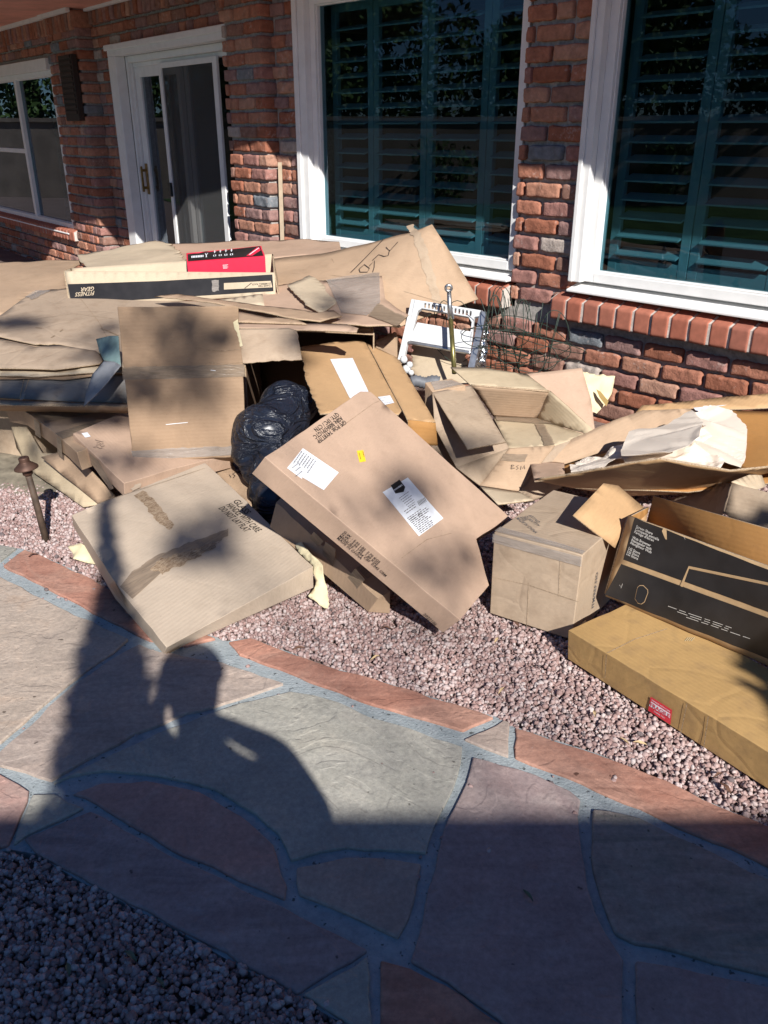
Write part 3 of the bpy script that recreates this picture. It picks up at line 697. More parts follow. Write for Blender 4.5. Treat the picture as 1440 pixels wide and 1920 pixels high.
def blob(name, parent, balls, mat, voxel=.009, amp=.01, fr=14, seed=0, smooth=True, mode='wrinkle', amp2=0, si=6):
    bm = bmesh.new()
    for (c, r) in balls:
        r = Vector(r) if not isinstance(r, (int, float)) else Vector((r, r, r))
        bmesh.ops.create_icosphere(bm, subdivisions=3, radius=1, matrix=Matrix.Translation(c) @ Matrix.Diagonal((*r, 1)))
    me = bpy.data.meshes.new('t'); bm.to_mesh(me); bm.free(); ob = bpy.data.objects.new('t', me); COL.objects.link(ob)
    rm = ob.modifiers.new('r', 'REMESH'); rm.mode = 'VOXEL'; rm.voxel_size = voxel
    sm = ob.modifiers.new('s', 'SMOOTH'); sm.iterations = si
    dg = bpy.context.evaluated_depsgraph_get(); me2 = bpy.data.meshes.new_from_object(ob.evaluated_get(dg)); bpy.data.objects.remove(ob)
    me2.name = name; nr = [v.normal.copy() for v in me2.vertices]
    for v, n_ in zip(me2.vertices, nr):
        p = v.co*fr+Vector((seed, seed*2, 0)); 
        if mode == 'wrinkle':
            h = noise.ridged_multi_fractal(p, 1.0, 2.1, 4, 1.0, 2.0)-1.0
        else:
            d, pt = noise.voronoi(p); h = (d[1]-d[0])*1.6-.5; d2, _ = noise.voronoi(p*2.3); h += (d2[1]-d2[0])*.6
        v.co += n_*h*amp
    base = balls[0][0]
    for v in me2.vertices: v.co -= base
    me2.materials.clear(); me2.materials.append(M[mat] if isinstance(mat, str) else mat)
    me2.polygons.foreach_set('use_smooth', [smooth]*len(me2.polygons))
    o = bpy.data.objects.new(name, me2); return put(o, Matrix.Translation(base), parent)
def crump(u, v, seed, fr):
    p = Vector((u*fr, v*fr*.55, seed*2.3)); q = p+Vector((noise.noise(p*.7), noise.noise(p*.7+Vector((5, 2, 1))), 0))*.9
    d, _ = noise.voronoi(q, distance_metric='MANHATTAN'); d2, _ = noise.voronoi(q*2.1+Vector((3, 1, 0)), distance_metric='MANHATTAN')
    return (d[0]-.55)*1.0+(d2[0]-.55)*.42
def crumpled(name, parent, pts, mat, amp=.02, fr=9, sub=.011, seed=0, label=None, group=None, torn=()):
    Mx = frame(pts); inv = Mx.inverted(); L = [inv @ p for p in pts]; res = residual(L)
    B, vv, ff = tess(L, sub, torn, .006, seed)
    V = [(p.x, p.y, res(p.x, p.y)+amp*crump(p.x, p.y, seed, fr)) for p in vv]; fs = []
    for f in ff:
        a, b, c = (vv[i] for i in f[:3]); fs.append(list(f) if (b-a).cross(c-a) > 0 else list(f)[::-1])
    o = mesh_obj(name, V, fs, M[mat] if isinstance(mat, str) else mat, Mx, parent, False)
    m = o.modifiers.new('sm', 'SMOOTH'); m.iterations = 1; m.factor = .4
    m = o.modifiers.new('board', 'SOLIDIFY'); m.thickness = .0008; m.offset = -1
    if label: props(o, label, 'paper', group)
    return o
def thing(name, loc, label, cat, group=None): return empty(name, loc, label, cat, group)
def Pz(lst): return [Z(*p) for p in lst]
def down(pts, d, v=None): v = v or Vector((0, 0, -1)); return [p+v*d for p in pts]
def base(pts, z=None): c = sum(pts, Vector())/len(pts); c.z = min(p.z for p in pts) if z is None else z; return c
def YY(l): return [Y(*p) for p in l]
# ================================================================= the boxes
G_C = 'closed cartons in the heap'; G_S = 'flattened cardboard sheets in the heap'; G_O = 'opened boxes in the heap'
M['shadebox'] = cardboard('cardboard_shade_tone', (.20, .13, .085), .3)  # darkened card colour standing for shade in the gap and the hollow
# ---- large pinkish-brown flat carton, leaning to the right of the middle
pl = plane(Z(497, 857, .50), Z(688, 733, .53), Z(862, 1163, .085))
top = [onpl(x, y, pl) for x, y in ((497, 857), (676, 734), (695, 735), (957, 970), (893, 1010), (917, 1097), (862, 1163))]
dwn = -pl[1]*.072
t = thing('flat_carton', base(top, 0), 'large pinkish brown flat carton with two white labels and a yellow sticker, leaning mid heap', 'carton', G_C)
o, sf = closed('body', t, top, [p+dwn for p in top], 'pink', warp=.002, seed=1); AM = sf
patch('label', t, sf, [(568, 840), (635, 886), (607, 919), (538, 878)], 'white')
patch('label', t, sf, [(556, 858), (571, 868), (566, 898), (540, 879)], 'white', lift=.0009)
def tinylines(name, parent, sf, c0, c1, c2, n, mat='greyink', fill=.9, wd=.0011, seed=0, lift=.0019):
    """rows of tiny unreadable print between pixel corners c0 (start) c1 (end of line) c2 (last line start)"""
    r = random.Random(seed); ls = []
    for i in range(n):
        f = i/max(1, n-1); a = Vector(c0).lerp(Vector(c2), f); d = (Vector(c1)-Vector(c0)); k = 0
        L_end = r.uniform(.6, 1)*fill
        while k < L_end:
            w_ = r.uniform(.06, .16); ls.append([tuple(a+d*k), tuple(a+d*min(k+w_, L_end))]); k += w_+.03
    return strokes(name, parent, sf, ls, wd, mat, lift)
tinylines('fine_print', t, sf, (566, 846), (548, 872), (592, 864), 7, M['greyink'], wd=.0022, fill=.95)
tinylines('fine_print', t, sf, (560, 868), (545, 880), (566, 884), 3, M['greyink'], wd=.002)
patch('label', t, sf, [(764, 896), (831, 972), (785, 1006), (717, 923)], 'white')
patch('label_badge', t, sf, [(732, 911), (748, 900), (759, 914), (756, 923), (741, 926)], 'blackprint', lift=.0017)
text('printed_text', t, sf, 'amazonbasics', (739, 921), (754, 911), 'white', lift=.0022)
tinylines('fine_print', t, sf, (748, 935), (769, 920), (764, 951), 6, wd=.0016)
tinylines('fine_print', t, sf, (757, 960), (790, 937), (761, 963), 2, wd=.0022, seed=3)
tinylines('fine_print', t, sf, (763, 973), (803, 945), (788, 1000), 11, wd=.0024, seed=4)
strokes('barcode', t, sf, [[(782+k*2.1, 941-k*1.3), (786+k*2.1, 949-k*1.3)] for k in range(7)], .0022, 'ink', .0021)
strokes('recycling_marks', t, sf, [[(770, 972), (776, 968), (778, 972), (772, 976), (770, 972)], [(783, 966), (789, 962), (791, 966), (785, 970), (783, 966)]], .002, 'ink', .0021)
patch('sticker', t, sf, [(669, 845), (681, 844), (686, 865), (674, 867)], 'yellow')
tinylines('sticker_print', t, sf, (673, 849), (677, 864), (680, 847), 2, 'ink', wd=.0022)
text('printed_text', t, sf, 'GPE PO#: 74Y8T7FP\nASIN: B00H7P1GTC\nQTY: 1PC / CTN', (645, 788), (593, 825), 'ink', space=.82)
dn = dwn.normalized(); A_, D_ = top[0], top[-1]
sd = mksurf(A_, D_, A_+dwn)
text('printed_text', t, sd, 'G.W. : 5.95 LBS  2.70 KGS\nN.W. : 3.96 LBS  1.80 KGS\nMEASURE : 1.484 CBF  0.042 CBM\nMADE IN CHINA', (645, 996), (732, 1072), 'ink', space=.9, width_line=2, lift=.0045)
text('printed_text', t, sd, '2022106', (794, 1150), (817, 1171), 'ink', lift=.0045)
strokes('crease', t, sf, [[(752, 1047), (800, 1012), (846, 1000)]], .0012, M['torn'], .001)
strokes('crease', t, sf, [[(640, 800), (700, 757), (712, 752)]], .0012, M['torn'], .001)

# ---- beige flat carton bottom left (glass)
T = Pz([(134, 966, .155), (181, 945, .16), (384, 868, .175), (413, 893, .17), (587, 1063, .095), (312, 1214, .035), (222, 1101, .085)])
Bt = Pz([(137, 986, .10), (180, 965, .10), (384, 890, .10), (420, 900, .09), (588, 1102, .025), (307, 1227, -.002), (216, 1123, .02)])
t = thing('flat_carton', base(T, 0), 'beige flat glass carton with torn brown tape strips, lying nearest the stone path', 'carton', G_C)
o, sf = closed('body', t, T, Bt, 'beige', warp=.0022, seed=2)
text('printed_text', t, sf, 'GLASS', (436, 941), (460, 966), 'ink', height=.023)
text('printed_text', t, sf, 'HANDLE WITH CARE', (423, 948), (480, 1000), 'ink', height=.023)
text('printed_text', t, sf, 'DO NOT LAY FLAT', (409, 954), (459, 999), 'ink', height=.023)
patch('tape', t, sf, [(251, 930), (268, 919), (290, 938), (327, 985), (318, 995), (288, 974), (270, 945)], 'torn', lift=.0014, torn=(1, 2, 3, 4, 5, 6), ta=.004, seed=3)
patch('tape', t, sf, [(225, 1100), (248, 1072), (290, 1045), (350, 1020), (428, 992), (428, 1006), (372, 1035), (318, 1060), (248, 1122)], 'tape', lift=.0016, torn=(1, 2, 3, 5, 6), ta=.004, seed=4)
patch('torn_patch', t, sf, [(282, 1070), (300, 1052), (360, 1030), (414, 1016), (405, 1027), (352, 1052), (305, 1078)], 'torn', lift=.002, torn=(0, 1, 2, 3, 4, 5, 6), ta=.008, seed=6)
patch('tape', t, mksurf(T[6], T[0], Bt[6]), [(222, 1101), (216, 1088), (206, 1096), (222, 1118), (240, 1140), (232, 1118)], 'tape', lift=.003, torn=(0, 1, 2, 3), ta=.004)
s2 = mksurf(T[4], T[5], Bt[5]); patch('gap_shade', t, s2, [(478, 1126), (587, 1066), (589, 1072), (560, 1090), (479, 1131)], 'shadebox', lift=.004); patch('end_flap', t, s2, [(312, 1221), (478, 1132), (586, 1076), (587, 1102), (480, 1153), (309, 1226)], 'tan', lift=.0035)  # thin dark patch paints the shade of the carton's opening
strokes('flap_seam', t, sf, [[(184, 948), (383, 873)]], .002, M['rim'], .0012)
pk = thing('packing_paper', Z(150, 1035, .0), 'crumpled pale yellow paper poking out under the left edge of the glass carton', 'paper')
sheet('sheet', pk, Pz([(128, 1024, .03), (152, 1018, .05), (190, 1045, .05), (200, 1062, .02), (160, 1055, .012), (140, 1048, .02)]), 'cream', .001, .012, .008, seed=4, rimmat='cream', freq=22)
pk = thing('packing_paper', Z(590, 1100, .0), 'long crumpled cream paper trailing out beside the right corner of the glass carton', 'paper')
sheet('sheet', pk, Pz([(545, 1012, .10), (562, 1008, .12), (580, 1035, .12), (598, 1050, .11), (604, 1060, .11), (605, 1090, .06), (615, 1112, .03), (612, 1140, .003), (596, 1130, .012), (578, 1118, .02), (590, 1095, .05), (588, 1062, .09), (560, 1035, .10)]), 'cream', .001, .012, .012, torn=(6, 7, 8), seed=9, rimmat='cream', freq=20)

# ---- tall upright carton
T = YY([(220, 575, 2.79), (440, 573, 2.88), (447, 575, 2.885), (447, 600, 2.88), (442, 616, 2.88), (452, 640, 2.875), (456, 700, 2.865), (462, 856, 2.84), (250, 865, 2.75)])
bk = [p+Vector((-.022, .07, -.05)) for p in T]
t = thing('upright_carton', base(T), 'plain brown carton standing upright on flat boxes, band of tape across its middle', 'carton', G_C)
o, sf = closed('body', t, T, bk, 'upright', warp=.004, seed=3)
patch('tape', t, sf, [(229, 688), (340, 686), (458, 683), (459, 706), (345, 710), (230, 712)], 'tape', torn=(0,), ta=.002)
patch('tape', t, sf, [(246, 845), (330, 840), (461, 835), (462, 852), (250, 862)], 'cleartape', lift=.002, torn=(0, 1), ta=.003)
patch('torn_edge', t, sf, [(437, 604), (446, 598), (448, 618), (455, 648), (450, 650), (445, 625), (440, 618)], 'cream', lift=.003, torn=(1, 3, 4, 5), ta=.003)
strokes('crease', t, sf, [[(385, 656), (420, 658), (455, 654)], [(392, 680), (425, 683), (456, 679)]], .0018, M['torn'], .0015)
strokes('scuff_marks', t, sf, [[(311, 796), (330, 794), (352, 792)], [(395, 694), (404, 695)]], .0022, M['white'], .0015)

# ---- long narrow carton under the large one
t = thing('long_carton', Z(640, 1090, 0), 'long narrow brown carton bound with tape, wedged under the large flat carton', 'carton', G_C)
T = Pz([(518, 942, .20), (540, 918, .22), (731, 1110, .07), (709, 1122, .07)])
far = (T[1]-T[0])
T = [T[0], T[0]+far*1.6, T[2], T[3]]
Bt = Pz([(500, 985, .12), (540, 960, .12), (727, 1135, .0), (690, 1147, .0)]); Bt[0] = T[0]+Vector((-.02, -.03, -.07)); Bt[1] = T[1]+Vector((0, 0, -.075)); Bt[2] = T[2]+Vector((0, 0, -.07))
o, sf = closed('body', t, T, Bt, 'tan', warp=.002, seed=5)
s2 = mksurf(T[0], T[3], Bt[3])
patch('tape', t, s2, [(575, 1018), (590, 996), (608, 1014), (592, 1034)], 'tape', lift=.003)
patch('tape', t, s2, [(605, 1045), (613, 1014), (632, 1028), (628, 1066), (632, 1085), (607, 1080)], 'tape', lift=.006, torn=(0, 1, 2, 3, 4, 5), ta=.004)
patch('tape', t, s2, [(646, 1090), (668, 1065), (686, 1086), (664, 1111)], 'tape', lift=.003)
patch('tape', t, sf, [(668, 1064), (680, 1058), (700, 1078), (688, 1086)], 'tape', lift=.002)

# ---- square worn carton (made in china)
bl_, br_ = Z(918, 1150, 0), Z(1072, 1200, 0)
tl = Y(926, 997, bl_.y+.02); tr = Y(1092, 1041, br_.y+.03)
zt = tl.z; tr = Z(1092, 1041, zt); bkl = Z(1037, 918, zt); bkr = bkl+(tr-tl)
t = thing('square_carton', base([bl_, br_, bkl, bkr], 0), 'scuffed grey brown carton marked MADE IN CHINA, standing on the gravel right of centre', 'carton', G_C)
T = [tl, tr, bkr, bkl]; off = bkl-tl
Bt = [bl_, br_, br_+off*.95, bl_+off*.95]
for q in Bt: q.z = .0
o, sf = closed('body', t, T, Bt, 'grey', warp=.003, seed=6)
text('printed_text', t, sf, 'ART.NO\nQUANTITY\nSIZE\nMADE IN CHINA', (990, 968), (1027, 997), 'greyink', space=.9, width_line=3)
s2 = mksurf(bl_, br_, tl)
strokes('crease', t, s2, [[(923, 1082), (990, 1096), (1086, 1128)], [(992, 1092), (988, 1176)], [(1052, 1040), (1048, 1118)]], .0010, M['rim'], .0018)
patch('tape', t, s2, [(925, 1000), (1092, 1044), (1091, 1062), (924, 1016)], 'cleartape', lift=.003)
patch('tape', t, sf, [(927, 996), (1092, 1040), (1098, 1034), (938, 988)], 'cleartape', lift=.002)
s3 = mksurf(tr, Bt[1], bkr)
text('printed_text', t, s3, 'ITM/REF.NO', (1112, 1138), (1120, 1072), 'greyink', lift=.003)
sheet('flap', t, [Bt[1]+Vector((0, 0, .01)), Bt[1]+Vector((.045, .03, .035)), Bt[1]+(tr-Bt[1])*.1+off*.22, Bt[1]+(tr-Bt[1])*.12], 'grey', .004, .03, .001, seed=3)

# ---- golden long carton bottom right (fragile)
zt = .088
P0, P1, P3 = Z(1065, 1180, zt), Z(1440, 1410, zt), Z(1155, 1142, zt)
d = (P1-P0); T = [P0, P0+d*1.55, P3+d*1.55, P3]
Q0, Q1 = Z(1062, 1226, 0), Z(1440, 1490, 0); dq = ((Q0-P0)+(Q1-P1))*.5; dq.z = -.088; Q0 = P0+dq; d2 = d
Bt = [Q0, Q0+d2*1.55, T[2]+Vector((0, 0, -zt)), T[3]+Vector((0, 0, -zt))]
t = thing('flat_carton', base(Bt), 'long golden brown flat carton with a red FRAGILE sticker, lying on the gravel', 'carton', G_C)
# real width: carry the far side back under the printed box
wv = (T[3]-T[0])*1.5; T[3] = T[0]+wv; T[2] = T[1]+wv; Bt[3] = Bt[0]+wv; Bt[2] = Bt[1]+wv
o, sf = closed('body', t, T, Bt, 'gold', warp=.003, seed=7)
s2 = mksurf(T[0], T[1], Bt[0])
patch('sticker', t, s2, [(1222, 1305), (1262, 1330), (1259, 1358), (1217, 1331)], 'redlabel', lift=.0035)
patch('sticker_panel', t, s2, [(1223, 1314), (1259, 1337), (1258, 1346), (1219, 1322)], 'white', lift=.0040)
text('printed_text', t, s2, 'FRAGILE', (1221, 1322), (1257, 1345), 'redlabel', lift=.0045)
text('printed_text', t, s2, 'HANDLE WITH CARE', (1224, 1312), (1258, 1334), 'white', lift=.0045)
text('printed_text', t, s2, 'THANK YOU', (1228, 1333), (1248, 1346), 'white', lift=.0045)
strokes('crease', t, sf, [[(1139, 1225), (1190, 1200), (1251, 1180)]], .0022, M['rim'], .0015)
strokes('crease', t, s2, [[(1139, 1226), (1136, 1270)], [(1290, 1318), (1276, 1385)], [(1330, 1342), (1320, 1408)]], .0018, M['rim'], .0035)
strokes('scuff_marks', t, sf, [[(1284+k*4, 1203), (1290+k*4, 1196)] for k in range(4)], .0012, M['cream'], .0018)

# ---- black printed television box, open at the top
zb = .092
bl_, br_ = Z(1135, 1118, zb), Z(1440, 1248, zb)
tl = Y(1178, 966, bl_.y+.055); tr = Y(1440, 1062, br_.y+.055)
ext = 1.45
f0, f1, f2, f3 = bl_, bl_+(br_-bl_)*ext, tl+(tr-tl)*ext, tl
t = thing('printed_box', base([f0, f1]), 'black and brown printed television box, open along the top, resting on the golden carton', 'box', G_O)
o, sf = sheet('front_panel', t, [f0, f1, f2, f3], 'kraftprint', .007, .05, .002, seed=2)
patch('print', t, sf, [(1143, 1112), (1166, 1057), (1440, 1158), (1480, 1176), (1480, 1258), (1440, 1238)], 'blackprint', torn=())
patch('print', t, sf, [(1169, 1049), (1183, 972), (1440, 1066), (1480, 1081), (1480, 1162), (1440, 1146)], 'blackprint')
strokes('print_line', t, sf, [[(1279, 1099), (1291, 1064), (1440, 1093), (1476, 1100)]], .007, M['kraftprint'], .0022)
M['whiteprint'] = plain('white_print', (.55, .52, .48), .6)
text('printed_text', t, sf, 'Screen Share\nComparte pantalla\nPartage d\'écran\n\nWeb Browser\nNavegador web\nNavigateur Web\n\nLG Store\nLG Store\nLG Store', (1187, 990), (1232, 1010), 'whiteprint', space=.78, width_line=1)
tinylines('fine_print', t, sf, (1256, 1135), (1420, 1195), (1290, 1156), 3, M['whiteprint'], wd=.0013, seed=9)
patch('handle_hole', t, sf, [(1199, 1100), (1203, 1096), (1210, 1096), (1219, 1104), (1220, 1110), (1215, 1127), (1209, 1131), (1202, 1129), (1196, 1121)], 'kraftprint', lift=.0020)
patch('handle_hole', t, sf, [(1200, 1100.5), (1203.6, 1097), (1210, 1097.3), (1218.2, 1104.6), (1219, 1110), (1214.2, 1126), (1208.6, 1130), (1202.4, 1128), (1197, 1120.6)], 'blackplastic', lift=.0026)
strokes('scuff_marks', t, sf, [[(1167, 1095), (1170, 1101), (1172, 1093)], [(1280, 1006), (1283, 1012)]], .001, M['whiteprint'], .002)
bkv = Vector((.02, .16, .03))
u0, u1 = Y(1225, 930, tl.y+.13), Y(1440, 992, tr.y+.13)
u1 = u0+(u1-u0)*1.6
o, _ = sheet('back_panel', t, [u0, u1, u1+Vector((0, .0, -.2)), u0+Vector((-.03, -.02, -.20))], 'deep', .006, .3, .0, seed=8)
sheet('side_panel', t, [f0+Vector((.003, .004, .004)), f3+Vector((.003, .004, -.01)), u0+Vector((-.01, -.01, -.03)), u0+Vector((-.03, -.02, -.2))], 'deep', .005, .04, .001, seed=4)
fl = YY([(1075, 966, 2.03), (1132, 906, 2.16), (1160, 910, 2.18), (1216, 958, 2.16), (1212, 978, 2.12), (1182, 985, 2.07)]) + [tl+Vector((-.005, .01, -.04)), tl+(bl_-tl)*.42+Vector((-.006, .01, 0))]
o, s4 = sheet('end_flap', t, fl, 'orange', .005, .04, .003, seed=5)

# ---- grey box at the far right, behind
t = thing('open_carton', Z(1420, 1000, .2), 'grey brown open carton at the right edge, behind the black printed box', 'box', G_O)
sheet('front_panel', t, YY([(1374, 906, 2.42), (1440, 924, 2.34), (1520, 950, 2.26), (1500, 1080, 2.24), (1358, 962, 2.38)]), 'grey', .005, .04, .002, seed=2)
sheet('side_panel', t, YY([(1374, 906, 2.42), (1358, 962, 2.38), (1300, 985, 2.6), (1250, 940, 2.72), (1340, 905, 2.66)]), 'mauve', .004, .04, .002, seed=7)
sheet('flap', t, YY([(1372, 903, 2.425), (1425, 882, 2.6), (1436, 912, 2.55), (1415, 920, 2.45), (1378, 906, 2.43)]), 'pale', .004, .04, .001, seed=8)

# ---- big open tray-like box full of paper
t = thing('open_box', Z(1200, 900, .3), 'long gaping cardboard box stuffed with white crumpled paper, on the right of the heap', 'box', G_O)
fp = YY([(1002, 902, 2.62), (1056, 893, 2.56), (1129, 881, 2.46), (1200, 867, 2.40), (1236, 861, 2.38), (1300, 871, 2.38), (1370, 885, 2.42), (1440, 877, 2.44), (1520, 862, 2.46), (1520, 885, 2.56), (1440, 888, 2.56), (1370, 904, 2.60), (1290, 926, 2.68), (1177, 929, 2.72), (1080, 917, 2.70)])
sheet('front_panel', t, fp, 'orange', .006, .035, .003, torn=(1, 2, 3), ta=.0018, seed=1)
sheet('end_panel', t, YY([(993, 862, 2.86), (1058, 868, 2.84), (1059, 892, 2.63), (1002, 902, 2.62)]), 'pink', .005, .03, .001, seed=5)
bp = YY([(993, 862, 2.86), (1080, 820, 2.93), (1150, 788, 2.97), (1205, 769, 3.0), (1320, 766, 3.02), (1330, 800, 2.95), (1220, 820, 2.92), (1120, 850, 2.88), (1058, 870, 2.84)])
sheet('back_panel', t, bp, 'tan', .006, .035, .003, torn=(0, 1, 2), ta=.0018, seed=2)
sheet('back_flap', t, YY([(1186, 781, 3.03), (1204, 760, 3.06), (1300, 751, 3.08), (1440, 736, 3.08), (1520, 727, 3.08), (1520, 770, 2.98), (1440, 764, 3.0), (1340, 768, 3.0)]), 'orange', .006, .04, .004, seed=3)
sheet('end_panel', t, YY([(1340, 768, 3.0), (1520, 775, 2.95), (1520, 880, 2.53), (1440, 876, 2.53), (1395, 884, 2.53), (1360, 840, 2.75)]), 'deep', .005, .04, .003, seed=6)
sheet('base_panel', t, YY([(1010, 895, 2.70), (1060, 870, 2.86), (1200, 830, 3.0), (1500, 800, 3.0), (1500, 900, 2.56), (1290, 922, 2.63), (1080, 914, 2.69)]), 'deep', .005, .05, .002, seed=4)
G_P = 'crumpled packing papers in the gaping box'
bl_o = blob('crumpled_paper', None, [(Y(1300, 830, 2.80), (.13, .08, .05)), (Y(1200, 850, 2.74), (.12, .07, .03)), (Y(1120, 872, 2.72), (.08, .06, .02))], 'kraftpaper', .009, .012, 12, 3, False, 'cell')
props(bl_o, 'shaded inner wad of crumpled packing paper at the bottom of the gaping box', 'paper', G_P)
crumpled('crumpled_paper', None, YY([(1290, 782, 2.93), (1330, 766, 2.95), (1372, 773, 2.91), (1400, 812, 2.77), (1398, 860, 2.60), (1388, 884, 2.52), (1340, 866, 2.57), (1296, 838, 2.68), (1280, 810, 2.80)]), 'kraftpaper', .034, 6.5, .010, 2, 'large white crumpled packing paper fanned out at the right of the gaping box', G_P, (0, 1, 2))
crumpled('crumpled_paper', None, YY([(1162, 838, 2.66), (1180, 816, 2.76), (1300, 780, 2.82), (1324, 794, 2.66), (1312, 826, 2.50), (1240, 852, 2.46), (1165, 857, 2.54)]), 'kraftpaper', .036, 6, .010, 5, 'long rolled white packing paper across the middle of the gaping box', G_P)
crumpled('crumpled_paper', None, YY([(1070, 880, 2.70), (1110, 862, 2.76), (1160, 852, 2.72), (1168, 868, 2.58), (1120, 884, 2.54), (1072, 893, 2.58)]), 'kraftpaper', .03, 10, .009, 7, 'small brown white crumpled paper at the left tip of the gaping box', G_P, (0, 1))
crumpled('crumpled_paper', None, YY([(1165, 862, 2.62), (1240, 846, 2.58), (1310, 838, 2.62), (1360, 868, 2.54), (1350, 884, 2.47), (1250, 868, 2.44), (1190, 872, 2.46)]), 'kraftpaper', .028, 9, .009, 9, 'crumpled packing paper resting along the front rim of the gaping box', G_P)
o, _ = sheet('paper_corner', None, YY([(1300, 764, 3.0), (1389, 757, 3.04), (1391, 795, 2.98), (1330, 800, 2.95)]), 'white', .001, .05, .002); props(o, 'flat white card standing behind the crumpled paper in the gaping box', 'card')

# ---- open box with tape, centre right
t = thing('open_box', Z(950, 830, .2), 'open brown box with raised flaps, tape inside, marked BSM, right of the step stool', 'box', G_O)
a, b = (883, 722, 3.10), (1030, 733, 3.10)
e_, f_ = (925, 782, 3.18), (1006, 786, 3.18)
g_, h_ = (955, 840, 2.86), (1100, 815, 2.96)
sheet('flap', t, YY([(845, 688, 3.22), (905, 689, 3.25), (990, 702, 3.26), b, a]), 'olive', .004, .035, .003, torn=(1,), ta=.002, seed=1)
o, s5 = sheet('flap', t, YY([(811, 735, 2.96), a, (949, 827, 2.74), (877, 842, 2.66)]), 'grey', .005, .03, .004, seed=2)
sheet('back_panel', t, YY([a, b, f_, e_]), 'tan', .004, .03, .002, seed=3)
sheet('side_panel', t, YY([b, (1113, 806, 2.98), h_, f_]), 'olive', .004, .03, .002, seed=4)
o, s6 = sheet('base_panel', t, YY([e_, f_, h_, (1041, 835, 2.88), g_]), 'olive', .004, .03, .002, seed=5)
patch('tape', t, s6, [(925, 770), (1060, 780), (1088, 797), (931, 791)], 'tape', lift=.004, torn=(0, 2), ta=.003)
patch('tape', t, s6, [(1003, 795), (1020, 796), (1040, 834), (1022, 836)], 'tape', lift=.005, torn=(1, 3), ta=.003)
o, s7 = sheet('front_panel', t, YY([g_, (1041, 835, 2.88), (972, 921, 2.72), (899, 910, 2.70)]), 'tan', .004, .03, .002, seed=6)
strokes('handwriting', t, s7, [[(959, 872), (958, 880)], [(959, 872), (964, 873), (960, 876), (965, 878), (958, 880)], [(972, 873), (968, 875), (972, 878), (968, 881)], [(976, 881), (977, 874), (980, 879), (983, 873), (984, 880)]], .002, 'ink', .003)
patch('tape', t, s7, [(945, 850), (990, 852), (984, 866), (938, 864)], 'tape', lift=.003, torn=(0, 1, 2, 3), ta=.003)
sheet('side_panel', t, YY([(855, 876, 2.72), g_, (899, 910, 2.70)]), 'grey', .004, .03, .002, seed=7)
o, s8 = sheet('flap', t, YY([(899, 910, 2.70), (972, 921, 2.72), (1000, 938, 2.62), (934, 946, 2.58)]), 'pale', .004, .03, .002, seed=8)
sheet('side_panel', t, YY([(811, 735, 2.955), a, (949, 829, 2.88), (957, 842, 2.86), (856, 876, 2.72), (815, 800, 2.86)]), 'mauve', .004, .03, .001, seed=9)
sheet('side_panel', t, YY([(1041, 836, 2.88), h_, (1080, 900, 2.85), (1000, 940, 2.80), (972, 921, 2.73)]), 'mauve', .004, .03, .001, seed=10)
# pale sheet behind it and a cream envelope by the wall
o, _ = sheet('cardboard_sheet', None, YY([(985, 701, 3.30), (1091, 690, 3.30), (1108, 748, 3.24), (1116, 812, 3.12), (1060, 815, 3.12), (1020, 760, 3.22)]), 'pink', .004, .04, .006, seed=6)
props(o, 'pale pinkish cardboard sheet standing behind the open box, by the brick wall', 'cardboard', G_S)
en = thing('paper_envelope', Z(1120, 760, .25), 'crumpled pale yellow padded envelope leaning on the brick wall under the right window', 'envelope')
sheet('sheet', en, YY([(1093, 697, 3.42), (1110, 699, 3.44), (1152, 706, 3.44), (1146, 740, 3.42), (1138, 755, 3.38), (1118, 776, 3.3), (1098, 770, 3.3)]), 'cream', .002, .012, .012, torn=(0, 1, 5), seed=3, rimmat='cream', freq=16)
patch('fold', en, mksurf(*YY([(1093, 697, 3.40), (1152, 706, 3.42), (1118, 776, 3.27)])), [(1118, 730), (1126, 734), (1141, 752), (1137, 762), (1124, 745)], plain('darker_brown', (.30, .20, .07), .8), lift=.0)  # darker brown patch laid along the fold
t = thing('flat_carton', Z(840, 850, .15), 'dark shaded carton end marked GLASS HANDLE, between large flat carton and open box', 'carton', G_C)
o, s9 = sheet('end_panel', t, YY([(770, 790, 2.95), (850, 822, 2.9), (862, 870, 2.85), (900, 925, 2.7), (800, 850, 2.8)]), 'mauve', .005, .04, .002, seed=12)
text('printed_text', t, s9, 'GLASS\nHANDLE', (786, 820), (812, 842), 'ink', lift=.003, width_line=1)
t = thing('small_carton', Z(835, 740, .3), 'small carton end sealed with glossy clear tape, left of the open box flap', 'carton', G_C)
T = YY([(797, 717, 3.02), (847, 709, 3.1), (874, 722, 3.05), (811, 735, 2.98)])
o, sf = closed('body', t, T, down(T, .14), 'tan', seed=15); patch('tape', t, sf, [(806, 717), (846, 711), (868, 722), (815, 731)], 'cleartape', lift=.002, torn=(0, 1, 2, 3), ta=.002)

# ---- orange sheet-like carton with white label
t = thing('flat_carton', Z(690, 720, .3), 'orange brown opened carton with blank white label and torn left edge, above the black bag', 'carton', G_C)
pl = plane(Z(622, 641, .46), Z(817, 785, .33), Z(600, 775, .36))
o, sf = sheet('front_panel', t, [onpl(x, y, pl) for x, y in ((563, 650), (622, 641), (678, 638), (686, 643), (753, 770), (747, 777), (680, 770), (600, 776), (574, 712), (567, 674))], 'orange', .005, .03, .002, torn=(0, 7, 8, 9), ta=.004, seed=3)
sheet('side_panel', t, [onpl(x, y, pl)+q for x, y, q in ((687, 643, Vector((.002, 0, .001))), (719, 653, Vector((0, 0, -.01))), (744, 664, Vector((0, 0, -.012))), (817, 785, Vector((0, 0, -.012))), (765, 787, Vector((0, 0, -.006))), (754, 770, Vector((.002, 0, .001))))], 'orange', .005, .03, .002, seed=5)
p_ = [onpl(765, 787, pl), onpl(817, 785, pl)]
